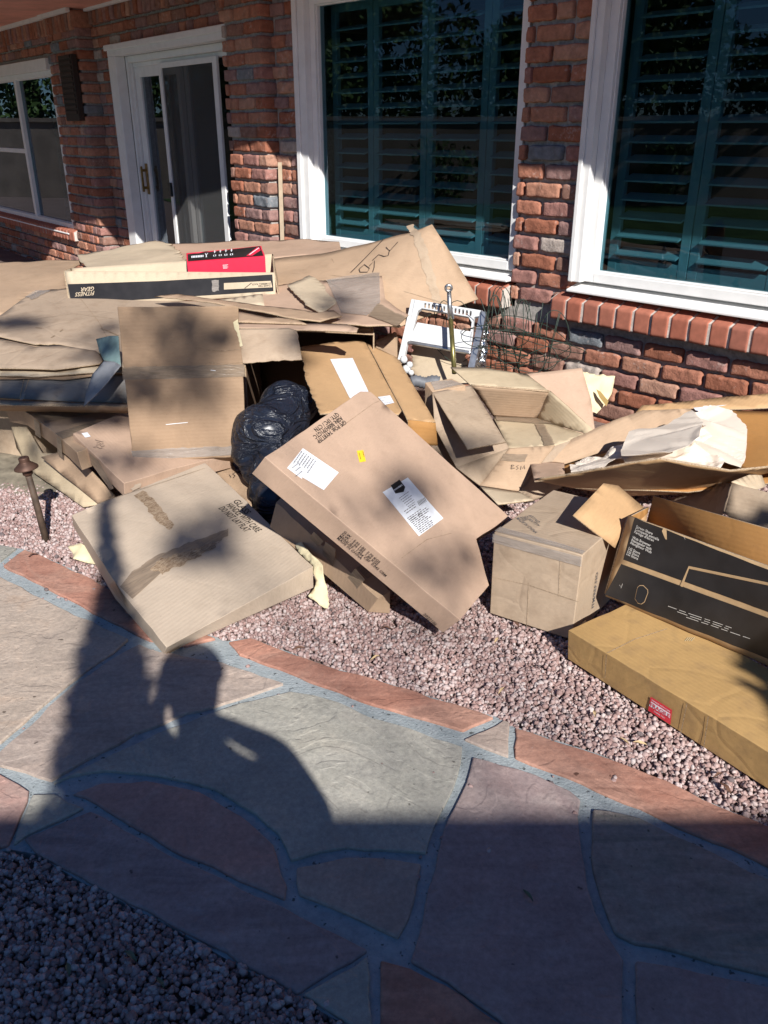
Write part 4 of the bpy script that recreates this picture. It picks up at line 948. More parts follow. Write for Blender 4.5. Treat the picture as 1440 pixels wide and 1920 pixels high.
sheet('end_panel', t, [p_[0], p_[1]+Vector((0, 0, -.014)), p_[1]+Vector((.01, -.0, -.10)), p_[0]+Vector((0, 0, -.09))], 'deep', .004, .03, .001, seed=7)
patch('label', t, sf, [(619, 675), (661, 672), (692, 737), (665, 760), (655, 745)], 'white', lift=.002)
s10 = Surf(sf.M)
patch('label', t, s10, [(708, 746), (731, 743), (739, 757), (722, 761)], 'white', lift=.004)
tinylines('fine_print', t, s10, (712, 749), (730, 746), (720, 758), 3, wd=.0016, lift=.005)
# ================================================================= flattened sheets, left and back
def S1(label, pts, mat, **kw):
    deco = kw.pop('deco', None)
    o, sf = sheet('cardboard_sheet', None, pts, mat, **kw); props(o, label, 'cardboard', G_S); return o, sf
def zz(l): return [Z(*p) for p in l]
o, sfT = S1('largest flattened tan sheet with black handwriting, propped against the middle window', YY([(500, 486, 4.35), (622, 471, 4.25), (700, 455, 4.15), (768, 436, 4.08), (810, 419, 4.02), (848, 480, 3.95), (897, 561, 3.83), (806, 589, 3.66), (747, 612, 3.55), (640, 600, 3.6), (500, 570, 3.75)]), 'tan', sub=.05, warp=.008, seed=21, thick=.006)
strokes('crease', o, sfT, [[(540, 500), (640, 520), (760, 545), (850, 548)], [(620, 475), (660, 560)]], .0016, M['torn'], .003)
strokes('handwriting', o, sfT, [[(658, 514), (690, 488), (721, 462)], [(674, 510), (684, 503), (694, 512), (690, 518), (676, 516), (674, 510)], [(694, 508), (704, 501), (703, 512), (700, 519)], [(700, 500), (712, 492), (722, 497), (730, 497), (733, 488)], [(726, 481), (733, 490), (749, 478)]], .004, 'ink', .004)
patch('dirt_mark', o, sfT, [(764, 448), (776, 446), (802, 490), (834, 556), (822, 566), (790, 505)], M['grey'], lift=.002, torn=(1, 2, 4, 5), ta=.006)
S1('long brown sheet lying flat behind the red carton, under the middle window', YY([(310, 460, 5.0), (440, 452, 5.1), (560, 448, 5.0), (636, 453, 4.9), (640, 470, 4.45), (520, 486, 4.4), (330, 500, 4.4)]), 'pink', sub=.06, warp=.008, seed=22)
S1('warm tan sheet at the far left edge, uppermost of the left stack', YY([(-160, 500, 4.6), (0, 491, 4.9), (82, 487, 5.0), (162, 486, 4.95), (128, 507, 4.5), (122, 551, 4.0), (67, 547, 4.05), (47, 560, 3.95), (15, 590, 3.72), (-160, 600, 3.6)]), 'tan', sub=.06, warp=.007, torn=(5, 6, 7, 8), seed=23)
S1('crumpled beige sheet with a frayed upper edge, behind the long black printed tray', YY([(145, 479, 4.85), (225, 464, 4.95), (287, 455, 5.0), (320, 456, 4.95), (349, 490, 4.35), (340, 505, 4.15), (175, 508, 4.15), (150, 490, 4.6)]), 'pale', sub=.045, warp=.014, torn=(0, 1, 2, 3), ta=.012, seed=24)
o, sfL = S1('broad mottled grey brown sheet covering the left stack, in front of the long tray', YY([(-160, 585, 3.72), (0, 592, 3.68), (47, 557, 3.93), (75, 545, 4.02), (150, 540, 4.05), (420, 540, 4.0), (420, 575, 3.7), (235, 690, 3.02), (185, 660, 3.16), (112, 644, 3.26), (65, 645, 3.27), (0, 631, 3.36), (-160, 615, 3.5)]), 'mauve', sub=.05, warp=.0045, torn=(2, 3, 9), ta=.006, seed=25, freq=2.5)
patch('tape', o, sfL, [(47, 556), (68, 546), (95, 547), (60, 562)], 'cleartape', lift=.004, torn=(0, 1, 2, 3), ta=.004)
strokes('crease', o, sfL, [[(150, 560), (185, 605), (205, 640)], [(60, 600), (140, 590), (215, 600)], [(20, 610), (110, 605)]], .0016, M['torn'], .002)
strokes('scuff_marks', o, sfL, [[(96, 634), (103, 630)], [(113, 623), (118, 619)], [(67, 616), (79, 617)], [(190, 617), (222, 630)]], .005, M['torn'], .003)
S1('sagging grey brown sheet second from the top of the left stack', YY([(-160, 630, 3.42), (0, 635, 3.34), (65, 649, 3.24), (112, 646, 3.25), (180, 657, 3.17), (194, 674, 3.09), (185, 681, 3.07), (102, 692, 3.05), (0, 691, 3.1), (-160, 688, 3.2)]), 'mauve', sub=.05, warp=.005, seed=26, freq=2.5)
S1('narrow pale sheet edge in the middle of the left stack', YY([(-160, 690, 3.25), (58, 692, 3.12), (180, 683, 3.1), (232, 687, 3.1), (229, 698, 3.03), (173, 699, 3.04), (60, 706, 3.04), (-160, 700, 3.14)]), 'pale', sub=.05, warp=.004, seed=27)
S1('thin tan sheet edge jutting under the mottled sheet, left stack', YY([(-160, 622, 3.50), (0, 634, 3.38), (70, 650, 3.27), (130, 650, 3.25), (188, 662, 3.17), (170, 668, 3.2), (60, 664, 3.3), (-160, 640, 3.55)]), 'tan', sub=.05, warp=.002, seed=71)
S1('brown sheet edge just above the bluish carton side, left stack', YY([(-160, 698, 3.16), (60, 703, 3.05), (120, 700, 3.06), (200, 695, 3.06), (228, 697, 3.04), (120, 712, 3.04), (-160, 712, 3.12)]), 'upright', sub=.05, warp=.002, seed=72)
S1('dark brown sheet edge under the bluish carton side, left stack', YY([(-160, 752, 3.04), (20, 757, 2.99), (160, 760, 2.96), (240, 764, 2.93), (240, 775, 2.96), (60, 772, 3.02), (-160, 765, 3.1)]), 'upright', sub=.05, warp=.002, seed=73)
t = thing('folded_carton', Z(100, 760, .2), 'dirty carton side with shade painted in bluish grey, torn tape end, low in left stack', 'carton', G_C)
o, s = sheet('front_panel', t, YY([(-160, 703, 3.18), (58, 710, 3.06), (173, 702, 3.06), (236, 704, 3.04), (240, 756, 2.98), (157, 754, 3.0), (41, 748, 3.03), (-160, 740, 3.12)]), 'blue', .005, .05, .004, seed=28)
strokes('crease', t, s, [[(60, 712), (52, 730), (44, 748)], [(50, 712), (40, 748)]], .003, M['rim'], .002)
patch('tape', t, s, [(41, 748), (47, 738), (54, 736), (48, 750), (42, 753)], 'cleartape', lift=.004, torn=(0, 1, 2, 3))
sheet('base_panel', t, YY([(-160, 744, 3.12), (42, 751, 3.03), (157, 755, 3.0), (245, 756, 2.98), (245, 762, 2.95), (0, 759, 2.98), (-160, 752, 3.05)]), 'grey', .005, .05, .002, seed=29)
t = thing('stack_filler', Z(0, 700, .1), 'dark pressed bundle of flattened cartons in the shade under the left stack', 'cardboard', G_S)
T = YY([(-160, 700, 3.30), (230, 705, 3.2), (420, 600, 3.55), (420, 560, 3.9), (100, 560, 3.95), (-160, 600, 3.8)])
for p in T: p.z = min(p.z, .36)-.03
t.name = 'cardboard_bundle'; closed('body', t, T, [Vector((p.x, p.y, .0)) for p in T], 'grey', seed=40, warp=.006)
o, _ = S1('faded teal printed card lying beside the upright carton', YY([(178, 634, 3.14), (205, 628, 3.12), (222, 630, 3.05), (229, 690, 2.93), (212, 680, 2.96), (195, 676, 2.99), (184, 657, 3.08)]), plain('faded_teal_card', (.17, .25, .245), .7, var=.3, scale=14), sub=.02, warp=.006, seed=31, thick=.002)
o['group'] = 'printed card scraps'; 
o, _ = sheet('plastic_offcut', None, YY([(193, 676, 2.985), (213, 677, 2.95), (227, 685, 2.915), (204, 716, 2.88), (180, 744, 2.86), (159, 764, 2.86), (162, 737, 2.9), (173, 702, 2.95)]), plain('grey_plastic', (.22, .225, .24), .45), .002, .02, .006, seed=32, rimmat='greyink'); props(o, 'horn shaped grey plastic offcut hanging over the left stack', 'plastic offcut')
# --- centre sheets
S1('thin brown folded strip whose end curls up above the dark hollow', YY([(290, 556, 3.72), (335, 551, 3.72), (495, 572, 3.5), (595, 587, 3.36), (625, 581, 3.42), (641, 592, 3.34), (600, 603, 3.22), (560, 599, 3.22), (450, 578, 3.4), (387, 566, 3.5)]), 'tan', sub=.04, warp=.006, seed=33)
S1('small pale triangular cardboard flap under the right end of the long tray', YY([(405, 563, 3.62), (492, 550, 3.66), (496, 574, 3.53), (440, 572, 3.56)]), 'pale', sub=.04, warp=.003, seed=34)
S1('narrow brown sheet edge just under the curled strip', YY([(440, 581, 3.38), (500, 594, 3.28), (550, 596, 3.26), (575, 607, 3.16), (440, 603, 3.22)]), 'tan', sub=.04, warp=.003, seed=35)
S1('long thin sheet edge running right above the dark hollow', YY([(440, 604, 3.24), (550, 605, 3.2), (650, 607, 3.16), (672, 615, 3.10), (668, 622, 3.07), (640, 620, 3.09), (440, 615, 3.15)]), 'pink', sub=.04, warp=.003, torn=(3, 4), seed=36)
o, sfU = S1('broad pinkish sheet with worn patches of clear tape in front of the handwriting sheet', YY([(490, 540, 3.88), (545, 528, 3.9), (640, 524, 3.86), (716, 518, 3.84), (722, 560, 3.62), (766, 589, 3.46), (745, 612, 3.34), (690, 614, 3.30), (620, 604, 3.33), (520, 596, 3.42), (440, 588, 3.5)]), 'pink', sub=.05, warp=.008, torn=(0, 1), seed=37)
patch('tape', o, sfU, [(612, 529), (712, 519), (713, 566), (688, 591), (640, 588)], 'cleartape', lift=.004)
strokes('crease', o, sfU, [[(581, 563), (594, 578), (598, 585)], [(608, 528), (640, 548)]], .003, M['rim'], .004)
patch('tape', o, sfU, [(709, 567), (762, 589), (744, 608), (690, 592)], 'tape', lift=.006, torn=(0, 1, 2, 3), ta=.003)
S1('pale tan rectangular scrap lying on the pinkish sheet beside the long tray', YY([(539, 535, 3.79), (579, 517, 3.9), (590, 521, 3.9), (640, 560, 3.62), (603, 587, 3.42), (575, 572, 3.5)]), 'pale', sub=.04, warp=.004, torn=(0, 5), ta=.004, seed=38)
S1('brown grey flap hanging beside the upright carton, above the black bag', YY([(445, 617, 3.02), (542, 615, 3.05), (556, 620, 3.05), (562, 647, 2.98), (566, 674, 2.93), (530, 675, 2.93), (445, 683, 2.9)]), 'mauve', sub=.03, warp=.006, torn=(2, 4, 5), ta=.003, seed=39)
# supporting mass: dark carton added to keep the hollow behind the bag black
t = thing('open_carton', Z(600, 700, .1), 'added dark carton on its side that keeps the hollow behind the black bag dark', 'box', G_O)
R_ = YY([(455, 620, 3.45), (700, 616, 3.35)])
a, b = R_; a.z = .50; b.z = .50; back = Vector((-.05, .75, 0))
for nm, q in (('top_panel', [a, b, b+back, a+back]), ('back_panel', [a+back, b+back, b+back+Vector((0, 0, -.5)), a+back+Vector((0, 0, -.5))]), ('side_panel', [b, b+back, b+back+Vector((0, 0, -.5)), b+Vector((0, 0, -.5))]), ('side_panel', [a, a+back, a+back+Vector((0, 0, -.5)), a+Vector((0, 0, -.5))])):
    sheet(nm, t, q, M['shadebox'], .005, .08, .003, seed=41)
# --- long black printed tray
pl = plane(Y(120, 505, 3.95), Y(515, 512, 3.80), Y(132, 577, 3.86))
t = thing('printed_tray', Y(320, 560, 3.9), 'long black printed open tray lying across the top of the heap, red carton inside', 'box', G_O)
o, sf = sheet('front_panel', t, [onpl(x, y, pl) for x, y in ((121, 508), (515, 511), (517, 551), (516, 553), (132, 576))], 'pale', .005, .05, .002, seed=3)
patch('print', t, sf, [(128, 534), (515, 516), (511, 526)], 'blackprint') if False else None
patch('print', t, sf, [(127, 533), (300, 527), (511, 515), (513, 546), (400, 553), (134, 570)], 'blackprint')
patch('print_panel', t, sf, [(420, 531), (508, 527), (511, 539), (420, 543)], 'pale', lift=.002)
text('printed_text', t, sf, 'FITNESS\nGEAR', (178, 546), (142, 549), 'pale', lift=.0022, shear=.25, space=.8)
text('printed_text', t, sf, 'THREE TIER\nDUMBBELL RACK', (508, 534), (473, 536), 'ink', lift=.0028, space=.8, width_line=1)
tinylines('fine_print', t, sf, (455, 536), (425, 537), (455, 537), 1, wd=.004)
strokes('print_line', t, sf, [[(459, 541), (472, 531)]], .003, 'blackprint', .0028)
patch('tape', t, sf, [(397, 526), (410, 525), (411, 545), (399, 547)], 'cleartape', lift=.002, torn=(0, 1, 2, 3))
bd = Vector((-.02, .17, .015)); fl_, fr_ = onpl(121, 508, pl), onpl(515, 511, pl); h_ = onpl(132, 576, pl)-fl_
bl2, br2 = Y(134, 503, 4.12), Y(512, 476, 4.08)
sheet('back_panel', t, [bl2, Y(347, 489, 4.10), br2, br2+h_, bl2+h_], 'pale', .005, .05, .002, seed=5)
sheet('side_panel', t, [fl_, bl2, bl2+h_, fl_+h_], 'pale', .005, .04, .001, seed=6)
sheet('side_panel', t, [fr_, br2, br2+h_, fr_+h_], 'pale', .005, .04, .001, seed=7)
sheet('base_panel', t, [fl_+h_*.97, fr_+h_*.97, br2+h_*.97, bl2+h_*.97], 'pale', .004, .05, .001, seed=8)
# --- red carton standing in the tray
t = thing('small_carton', Y(425, 515, 3.9), 'bright red carton with black printed top, sitting in the long printed tray', 'carton', G_C)
T = YY([(351, 493, 3.93), (497, 481, 3.87), (490, 461, 3.99), (349, 475, 4.06)])
o, sf = closed('body', t, T, [p+Vector((0, .0, -.10)) for p in T], 'red', warp=.001, seed=9)
patch('print', t, sf, [(353, 491), (494, 479), (488, 463), (352, 477)], 'blackprint', lift=.0018)
strokes('white_icons', t, sf, [[(360+i*3.2, 485.5-i*.25), (360+i*3.2, 481.5-i*.25), (362.2+i*3.2, 481.3-i*.25), (362.2+i*3.2, 485.3-i*.25)] for i in range(7)] + [[(386, 484), (389, 483.7)], [(387.5, 483.8), (387.3, 480), (385, 476.5), (390, 476.2), (387.3, 480)]] +
        [[(401+i*10.5, 482.5-i*.8), (405+i*10.5, 482.2-i*.8), (405+i*10.5, 479.5-i*.8), (401+i*10.5, 479.8-i*.8), (401+i*10.5, 482.5-i*.8)] for i in range(4)] + [[(403+i*10.5, 476-i*.8), (403+i*10.5, 471-i*.8)] for i in range(4)] + [[(401+i*10.5, 473.5-i*.8), (405.5+i*10.5, 473-i*.8)] for i in range(4)], .0035, M['white'], .004)
patch('print_flash', t, sf, [(462, 481), (482, 466), (487, 466), (489, 471), (474, 480)], 'red', lift=.0036)
strokes('white_icons', t, sf, [[(468, 479), (486, 467)]], .006, M['white'], .005)
s2 = mksurf(T[0], T[1], T[0]+Vector((0, 0, -.1)))
tinylines('fine_print', t, s2, (418, 497), (430, 496), (419, 503), 4, M['white'], wd=.002, lift=.003)

# ================================================================= low boxes at the left
t = thing('flat_carton', Z(90, 850, .1), 'flat brown carton with dark tape bands, under the left stack and above the lamp', 'carton', G_C)
pl = plane(Z(8, 760, .265), Z(144, 847, .235), Z(235, 765, .245))
T = [onpl(x, y, pl) for x, y in ((8, 760), (42, 767), (74, 791), (117, 823), (144, 848), (163, 841), (240, 800), (250, 750), (60, 745))]
o, sf = closed('body', t, T, [p+Vector((.008, .002, -.068)) for p in T], 'tan', seed=50, warp=.004)
patch('tape', t, sf, [(60, 780), (78, 795), (190, 770), (150, 755)], 'tape', lift=.002)
patch('tape', t, sf, [(104, 813), (117, 823), (190, 800), (175, 790)], 'tape', lift=.0022)
s2 = mksurf(T[2], T[3], T[3]+Vector((0, 0, -.06)))
patch('tape', t, s2, [(66, 786), (76, 793), (79, 822), (68, 815)], 'tape', lift=.004); patch('tape', t, s2, [(108, 817), (117, 824), (119, 858), (110, 851)], 'tape', lift=.004)
t = thing('flat_carton', Z(300, 900, .1), 'flat brown carton with small handwriting, under the upright carton', 'carton', G_C)
pl = plane(Z(136, 813, .265), Z(232, 906, .175), Z(430, 830, .18))
T = [onpl(x, y, pl) for x, y in ((136, 813), (232, 906), (300, 886), (434, 852), (434, 800), (250, 765))]
o, sf = closed('body', t, T, [p+Vector((-.004, .006, -.055)) for p in T], 'pink', seed=51, warp=.003)
patch('label', t, sf, [(153, 814), (164, 812), (170, 820), (160, 822)], 'white', lift=.003)
strokes('handwriting', t, sf, [[(178, 826), (184, 828), (194, 830)], [(181, 832), (186, 831), (189, 834), (194, 833)], [(180, 836), (187, 835), (190, 838), (196, 837)], [(175, 840), (181, 839), (187, 842), (192, 841)]], .0022, 'ink', .003)
s2 = mksurf(T[1], T[2], T[1]+Vector((0, 0, -.05)))
patch('torn_patch', t, s2, [(243, 916), (252, 908), (264, 906), (262, 914), (248, 920)], 'beige', lift=.003, torn=(0, 1, 2, 3, 4))
s3 = mksurf(T[0], T[1], T[0]+Vector((0, 0, -.05))); patch('tape', t, s3, [(168, 848), (186, 863), (215, 915), (208, 918), (172, 868)], 'tape', lift=.003)
S1('dirty tan sheet lying lowest on the ground beside the path lamp', zz([(20, 800, .17), (48, 800, .18), (79, 850, .13), (108, 850, .14), (190, 920, .05), (183, 946, .012), (156, 951, .004), (131, 933, .01), (62, 886, .03), (30, 840, .08)]), 'olive', sub=.04, warp=.006, seed=52)
S1('tan folded sheet edge between the lowest sheet and the handwritten carton', zz([(77, 857, .135), (110, 848, .16), (160, 870, .15), (215, 930, .06), (204, 939, .04), (184, 945, .02)]), 'tan', sub=.04, warp=.003, seed=53)
o, sf = S1('small tan sheet scrap numbered 15, between the glass carton and the black bag', zz([(385, 862, .12), (434, 858, .12), (443, 885, .10), (469, 900, .09), (474, 955, .06), (440, 925, .06)]), 'tan', sub=.03, warp=.003, seed=54)
strokes('handwriting', o, sf, [[(430, 890), (433, 895)], [(441, 886), (436, 889), (441, 892), (437, 896)]], .003, 'ink', .003)

# ================================================================= black bag
def bagm():
    t = NT('black_plastic_bag'); v = t.co(); t.col((.012, .016, .028)).rough(.34, .5)
    n = t.n('TexNoise'); n.inputs['Scale'].default_value = 5; n.inputs['Detail'].default_value = 5; n.inputs['Distortion'].default_value = 1.6; t.l(t.co((.7, 1.3, 2.6), rot=(.4, .6, 0)), n.inputs['Vector'])
    t.bump(t.ramp(n.outputs['Fac'], [(.4, (0, 0, 0)), (.5, (1, 1, 1)), (.6, (0, 0, 0))]), .8, .012); return t.m
M['bag'] = bagm()
o = blob('rubbish_bag', None, [(Y(528, 792, 2.93), (.10, .12, .11)), (Y(500, 815, 2.86), (.125, .12, .115)), (Y(535, 765, 3.0), (.095, .10, .10)), (Y(572, 760, 3.02), (.05, .06, .07)), (Y(462, 850, 2.80), (.055, .07, .055)), (Y(515, 885, 2.74), (.10, .08, .10)), (Y(475, 880, 2.76), (.05, .06, .06)), (Y(515, 945, 2.60), (.07, .07, .085)), (Y(545, 1000, 2.52), (.075, .05, .05)), (Y(500, 920, 2.66), (.06, .06, .06))], 'bag', .0075, .013, 5.0, 4, si=40)
props(o, 'crumpled glossy black rubbish bag in the middle of the heap', 'bag')

# ================================================================= step stool and garden clutter by the wall
M['plastic'] = plain('white_plastic', (.58, .585, .59), .55, .4, var=.08)
M['steel'] = plain('brushed_steel', (.45, .46, .48), .35, .5, .9, var=.2)
sp = plane(Y(772, 561, 3.62), Y(911, 584, 3.50), Y(747, 672, 3.50))
def spx(x, y): return onpl(x, y, sp)
t = thing('step_stool', spx(820, 690), 'white folding step stool with a slotted handle, standing in front of the brick wall', 'step stool')
Fm = frame([spx(772, 561), spx(911, 584), spx(879, 690), spx(747, 675)])
def loc2(px_): q = Fm.inverted() @ spx(*px_); return q
def plate(name, pxs, th, mat, parent, holes=()):
    L = [loc2(p) for p in pxs]; outer = [Vector((p.x, p.y)) for p in L]
    pts = list(outer); ed = [(i, (i+1) % len(outer)) for i in range(len(outer))]
    hs = []
    for h in holes:
        q = [Vector(loc2(p).xy) for p in h]; b = len(pts); pts += q; ed += [(b+i, b+(i+1) % len(q)) for i in range(len(q))]; hs.append([(p.x, p.y) for p in q])
    vv, ee, ff, *_ = delaunay_2d_cdt(pts, ed, [], 0, 1e-7)
    fs = []
    for f in ff:
        c = (vv[f[0]]+vv[f[1]]+vv[f[2]])/3; X, Yy = np.array([c.x]), np.array([c.y])
        if inpoly(X, Yy, [(p.x, p.y) for p in outer])[0] and not any(inpoly(X, Yy, h)[0] for h in hs):
            a, b, c3 = (vv[i] for i in f[:3]); fs.append(list(f) if (b-a).cross(c3-a) > 0 else list(f)[::-1])
    o = mesh_obj(name, [(p.x, p.y, 0) for p in vv], fs, mat, Fm, parent)
    m = o.modifiers.new('th', 'SOLIDIFY'); m.thickness = th; m.offset = -1; bevel(o, .003, 2); return o
slots = [[(795+k*7.1, 567.5+k*1.25), (799+k*7.1, 568.2+k*1.25), (798+k*7.1, 577+k*1.25), (794+k*7.1, 576.3+k*1.25)] for k in (0, 1, 2, 3, 4, 5, 7, 8, 9, 10, 11, 12)]
plate('handle_frame', [(776, 561), (905, 582), (903, 592), (889, 594), (884, 640), (879, 640), (884, 604), (878, 594), (790, 578), (783, 583), (768, 641), (763, 641)], .024, M['plastic'], t, slots)
plate('leg', [(771, 560), (780, 562), (756, 676), (745, 674)], .03, M['plastic'], t); plate('leg', [(900, 582), (912, 584), (889, 692), (877, 690)], .03, M['steel'], t)
plate('step', [(782, 604), (887, 622), (882, 658), (765, 638)], .016, M['plastic'], t)
plate('step_edge', [(765, 638), (882, 658), (881, 663), (764, 643)], .02, M['steel'], t)
kb = thing('plastic_fitting', Y(762, 690, 3.4), 'cluster of white plastic knobs at the foot of the step stool', 'fitting')
for (x, y, r) in ((757, 674, .016), (768, 684, .014), (762, 692, .018), (771, 699, .012)):
    q = MB().lathe([(0, -r), (r*.7, -r*.75), (r, 0), (r*.7, r*.75), (0, r)], 12); q.build('knob', M['plastic'], Matrix.Translation(Y(x, y, 3.30)), kb, True)
# steel bar with an eye, brass-coloured shaft below
M['olivebrass'] = plain('dull_brass_shaft', (.22, .19, .07), .35, .5, .7, var=.3)
pr = thing('curtain_rod', Y(846, 690, 3.42), 'metal rod with grey ring end and dull brass shaft, leaning on the step stool', 'metal rod')
q = MB().tube([Y(842, 547, 3.46), Y(843, 575, 3.455), Y(846, 598, 3.45)], [.009, .010, .014], 12); q.build('head', M['steel'], None, pr, True)
q = MB().tube([Y(841, 540, 3.45)+Vector((math.cos(a_)*.012, -.002, math.sin(a_)*.012)) for a_ in np.linspace(0, 2*math.pi, 13)[:-1]], .006, 8, True); q.build('ring', M['steel'], None, pr, True)
q = MB().tube([Y(845, 596, 3.45), Y(852, 700, 3.30)], [.010, .010], 12); q.build('shaft', M['olivebrass'], None, pr, True)
# foil duct
o = blob('foil_duct', None, [(Y(908, 620, 3.56), (.022, .022, .05)), (Y(905, 655, 3.52), (.024, .024, .05)), (Y(902, 685, 3.48), (.024, .024, .04))], plain('crumpled_foil', (.75, .77, .8), .25, .5, 1), .006, .007, 45, 2, False, 'cell'); props(o, 'crumpled silver foil duct between the step stool and the wire cages', 'foil duct')
q = MB()
pts = [Y(772+i*2.6, 716-2*math.sin(i*.5), 3.16) for i in range(20)]; rad = [.020+(.004 if i % 2 else 0) for i in range(20)]
o = q.tube(pts, rad, 14).build('corrugated_hose', plain('grey_hose', (.13, .135, .15), .55), None, None, True); props(o, 'short dark grey corrugated hose behind the orange brown carton', 'hose')
# wire cages
M['wire'] = plain('green_coated_wire', (.02, .035, .025), .5)
def cage(cx, cy, dY, hpx, wpx, lean, label, seed):
    r = random.Random(seed); c = thing('wire_cage', Y(cx, cy, dY), label, 'wire cage', 'tangled wire plant cages'); k = 0
    for lev in range(3):
        f = lev/2; q = MB(); R = (.10+.07*f)*wpx; c0 = Y(cx+lean*f, cy-hpx*(.12+.36*f), dY-.06*f)
        tilt = r.uniform(.2, 1.1); ax = Matrix.Rotation(tilt, 3, Vector((r.uniform(-1, 1), r.uniform(-.4, .4), r.uniform(-.3, .3))).normalized())
        q.tube([c0+ax @ Vector((math.cos(a_)*R, math.sin(a_)*R*.6, 0)) for a_ in np.linspace(0, 2*math.pi, 25)[:-1]], .0017, 5, True); q.build('ring', M['wire'], None, c, True)
    for i in range(4):
        q = MB(); x0 = cx+r.uniform(-28, 28)*wpx; x1 = x0+lean+r.uniform(-16, 16)
        q.tube([Y(x0, cy, dY+r.uniform(-.05, .05)), Y((x0+x1)/2+r.uniform(-5, 5), cy-hpx*.5, dY), Y(x1, cy-hpx, dY-.03)], .0018, 5); q.build('stake', M['wire'], None, c, True)
    for i in range(2):   # hoop shaped stake tops
        q = MB(); x0 = cx+lean+r.uniform(-20, 20)*wpx; w_ = r.uniform(14, 30); 
        q.tube([Y(x0-w_*math.cos(a_), cy-hpx*.55-hpx*.5*math.sin(a_), dY) for a_ in np.linspace(0, math.pi, 13)], .0017, 5); q.build('hoop', M['wire'], None, c, True)
cage(935, 695, 3.52, 150, 1.0, 10, 'tangled dark wire plant cage just right of the foil duct', 1)
cage(975, 697, 3.50, 130, 1.1, 14, 'tangled dark wire plant cage under the brick pillar', 2)
cage(1010, 697, 3.46, 110, .9, 22, 'tangled dark wire plant cage nearest the right window sill', 3)
cage(958, 700, 3.42, 140, .8, -30, 'tangled dark wire plant cage leaning to the left in front of the others', 4)
cage(850, 700, 3.62, 130, .8, -8, 'thin wire plant cage behind the step stool', 5)
# clutter under the stool: carton scraps
S1('small torn tan scrap under the step stool, on the left', YY([(700, 640, 3.55), (742, 622, 3.7), (760, 660, 3.6), (745, 700, 3.4), (712, 660, 3.45)]), 'tan', sub=.03, warp=.004, torn=(0, 1, 2, 3, 4), seed=61)
S1('tan carton piece standing behind the step stool', YY([(775, 640, 3.70), (870, 640, 3.66), (885, 720, 3.4), (790, 720, 3.35), (770, 690, 3.5)]), 'pale', sub=.03, warp=.006, torn=(0, 1, 4), ta=.01, seed=62)

# ================================================================= path lamp, leaves
M['copper'] = plain('aged_copper', (.10, .055, .04), .55, .4, .6, var=.45, scale=25)
M['stakem'] = plain('dark_weathered_post', (.075, .05, .035), .7, var=.5, scale=30, bump=.4)
b0 = Z(87, 1011, 0); topc = Y(50, 880, b0.y+.0)
lp = thing('path_lamp', b0, 'small copper hatted path lamp on a leaning dark post, in the gravel at the left', 'path lamp')
MB().tube([b0+Vector((0, 0, -.03)), b0.lerp(topc, .5), topc], [.0115, .011, .010], 10).build('post', M['stakem'], None, lp, True)
ax = (topc-b0).normalized().to_track_quat('Z', 'Y').to_matrix().to_4x4(); Mh = Matrix.Translation(topc) @ ax
MB().lathe([(0, .042), (.014, .042), (.017, .039), (.016, .026), (.037, .008), (.038, .003), (.030, .001), (.018, .004), (.0, .004)], 28).build('hat', M['copper'], Mh, lp, True, .001)
MB().lathe([(.0, .006), (.016, .004), (.016, -.016), (.010, -.022), (0, -.022)], 16).build('socket', M['copper'], Mh, lp, True)
rr = random.Random(4)
LF = [(703, 1235, 'straw'), (940, 1297, 'straw'), (560, 1217, 'brown'), (968, 1172, 'brown'), (930, 1202, 'straw'), (1200, 1395, 'straw'), (1170, 1391, 'straw'), (1360, 1480, 'brown'), (1345, 1455, 'brown'), (990, 1680, 'green'), (1115, 1340, 'straw'), (62, 1042, 'brown'), (128, 1860-40, 'green'), (245, 1795, 'green'), (725, 1180, 'brown'), (300, 1845, 'green')]
wh = {(703, 1235): 'below the large flat carton', (940, 1297): 'in the open gravel above the red edging stone', (560, 1217): 'just above the red edging stone below the glass carton', (968, 1172): 'in front of the square carton', (930, 1202): 'on gravel below the square carton', (1200, 1395): 'right of a pair beside the golden carton', (1170, 1391): 'left of a pair beside the golden carton', (1360, 1480): 'lower of two near the golden carton corner', (1345, 1455): 'upper of two near the golden carton corner', (990, 1680): 'alone on the purple flagstone', (892, 1232): 'in mid gravel left of the straw coloured ones', (1115, 1340): 'in gravel below the FRAGILE carton end', (62, 1042): 'on the red stone by the path lamp', (905, 1255): 'in mid gravel', (128, 1820): 'in the dark gravel near the path edge', (245, 1795): 'in the dark gravel, rightmost', (725, 1180): 'close to the tip of the long narrow carton', (300, 1845): 'in the dark gravel nearest the viewer'}
cl = {'straw': plain('straw_leaf', (.55, .40, .22), .8), 'brown': plain('brown_leaf', (.14, .07, .045), .7), 'green': plain('olive_leaf', (.16, .17, .10), .6)}
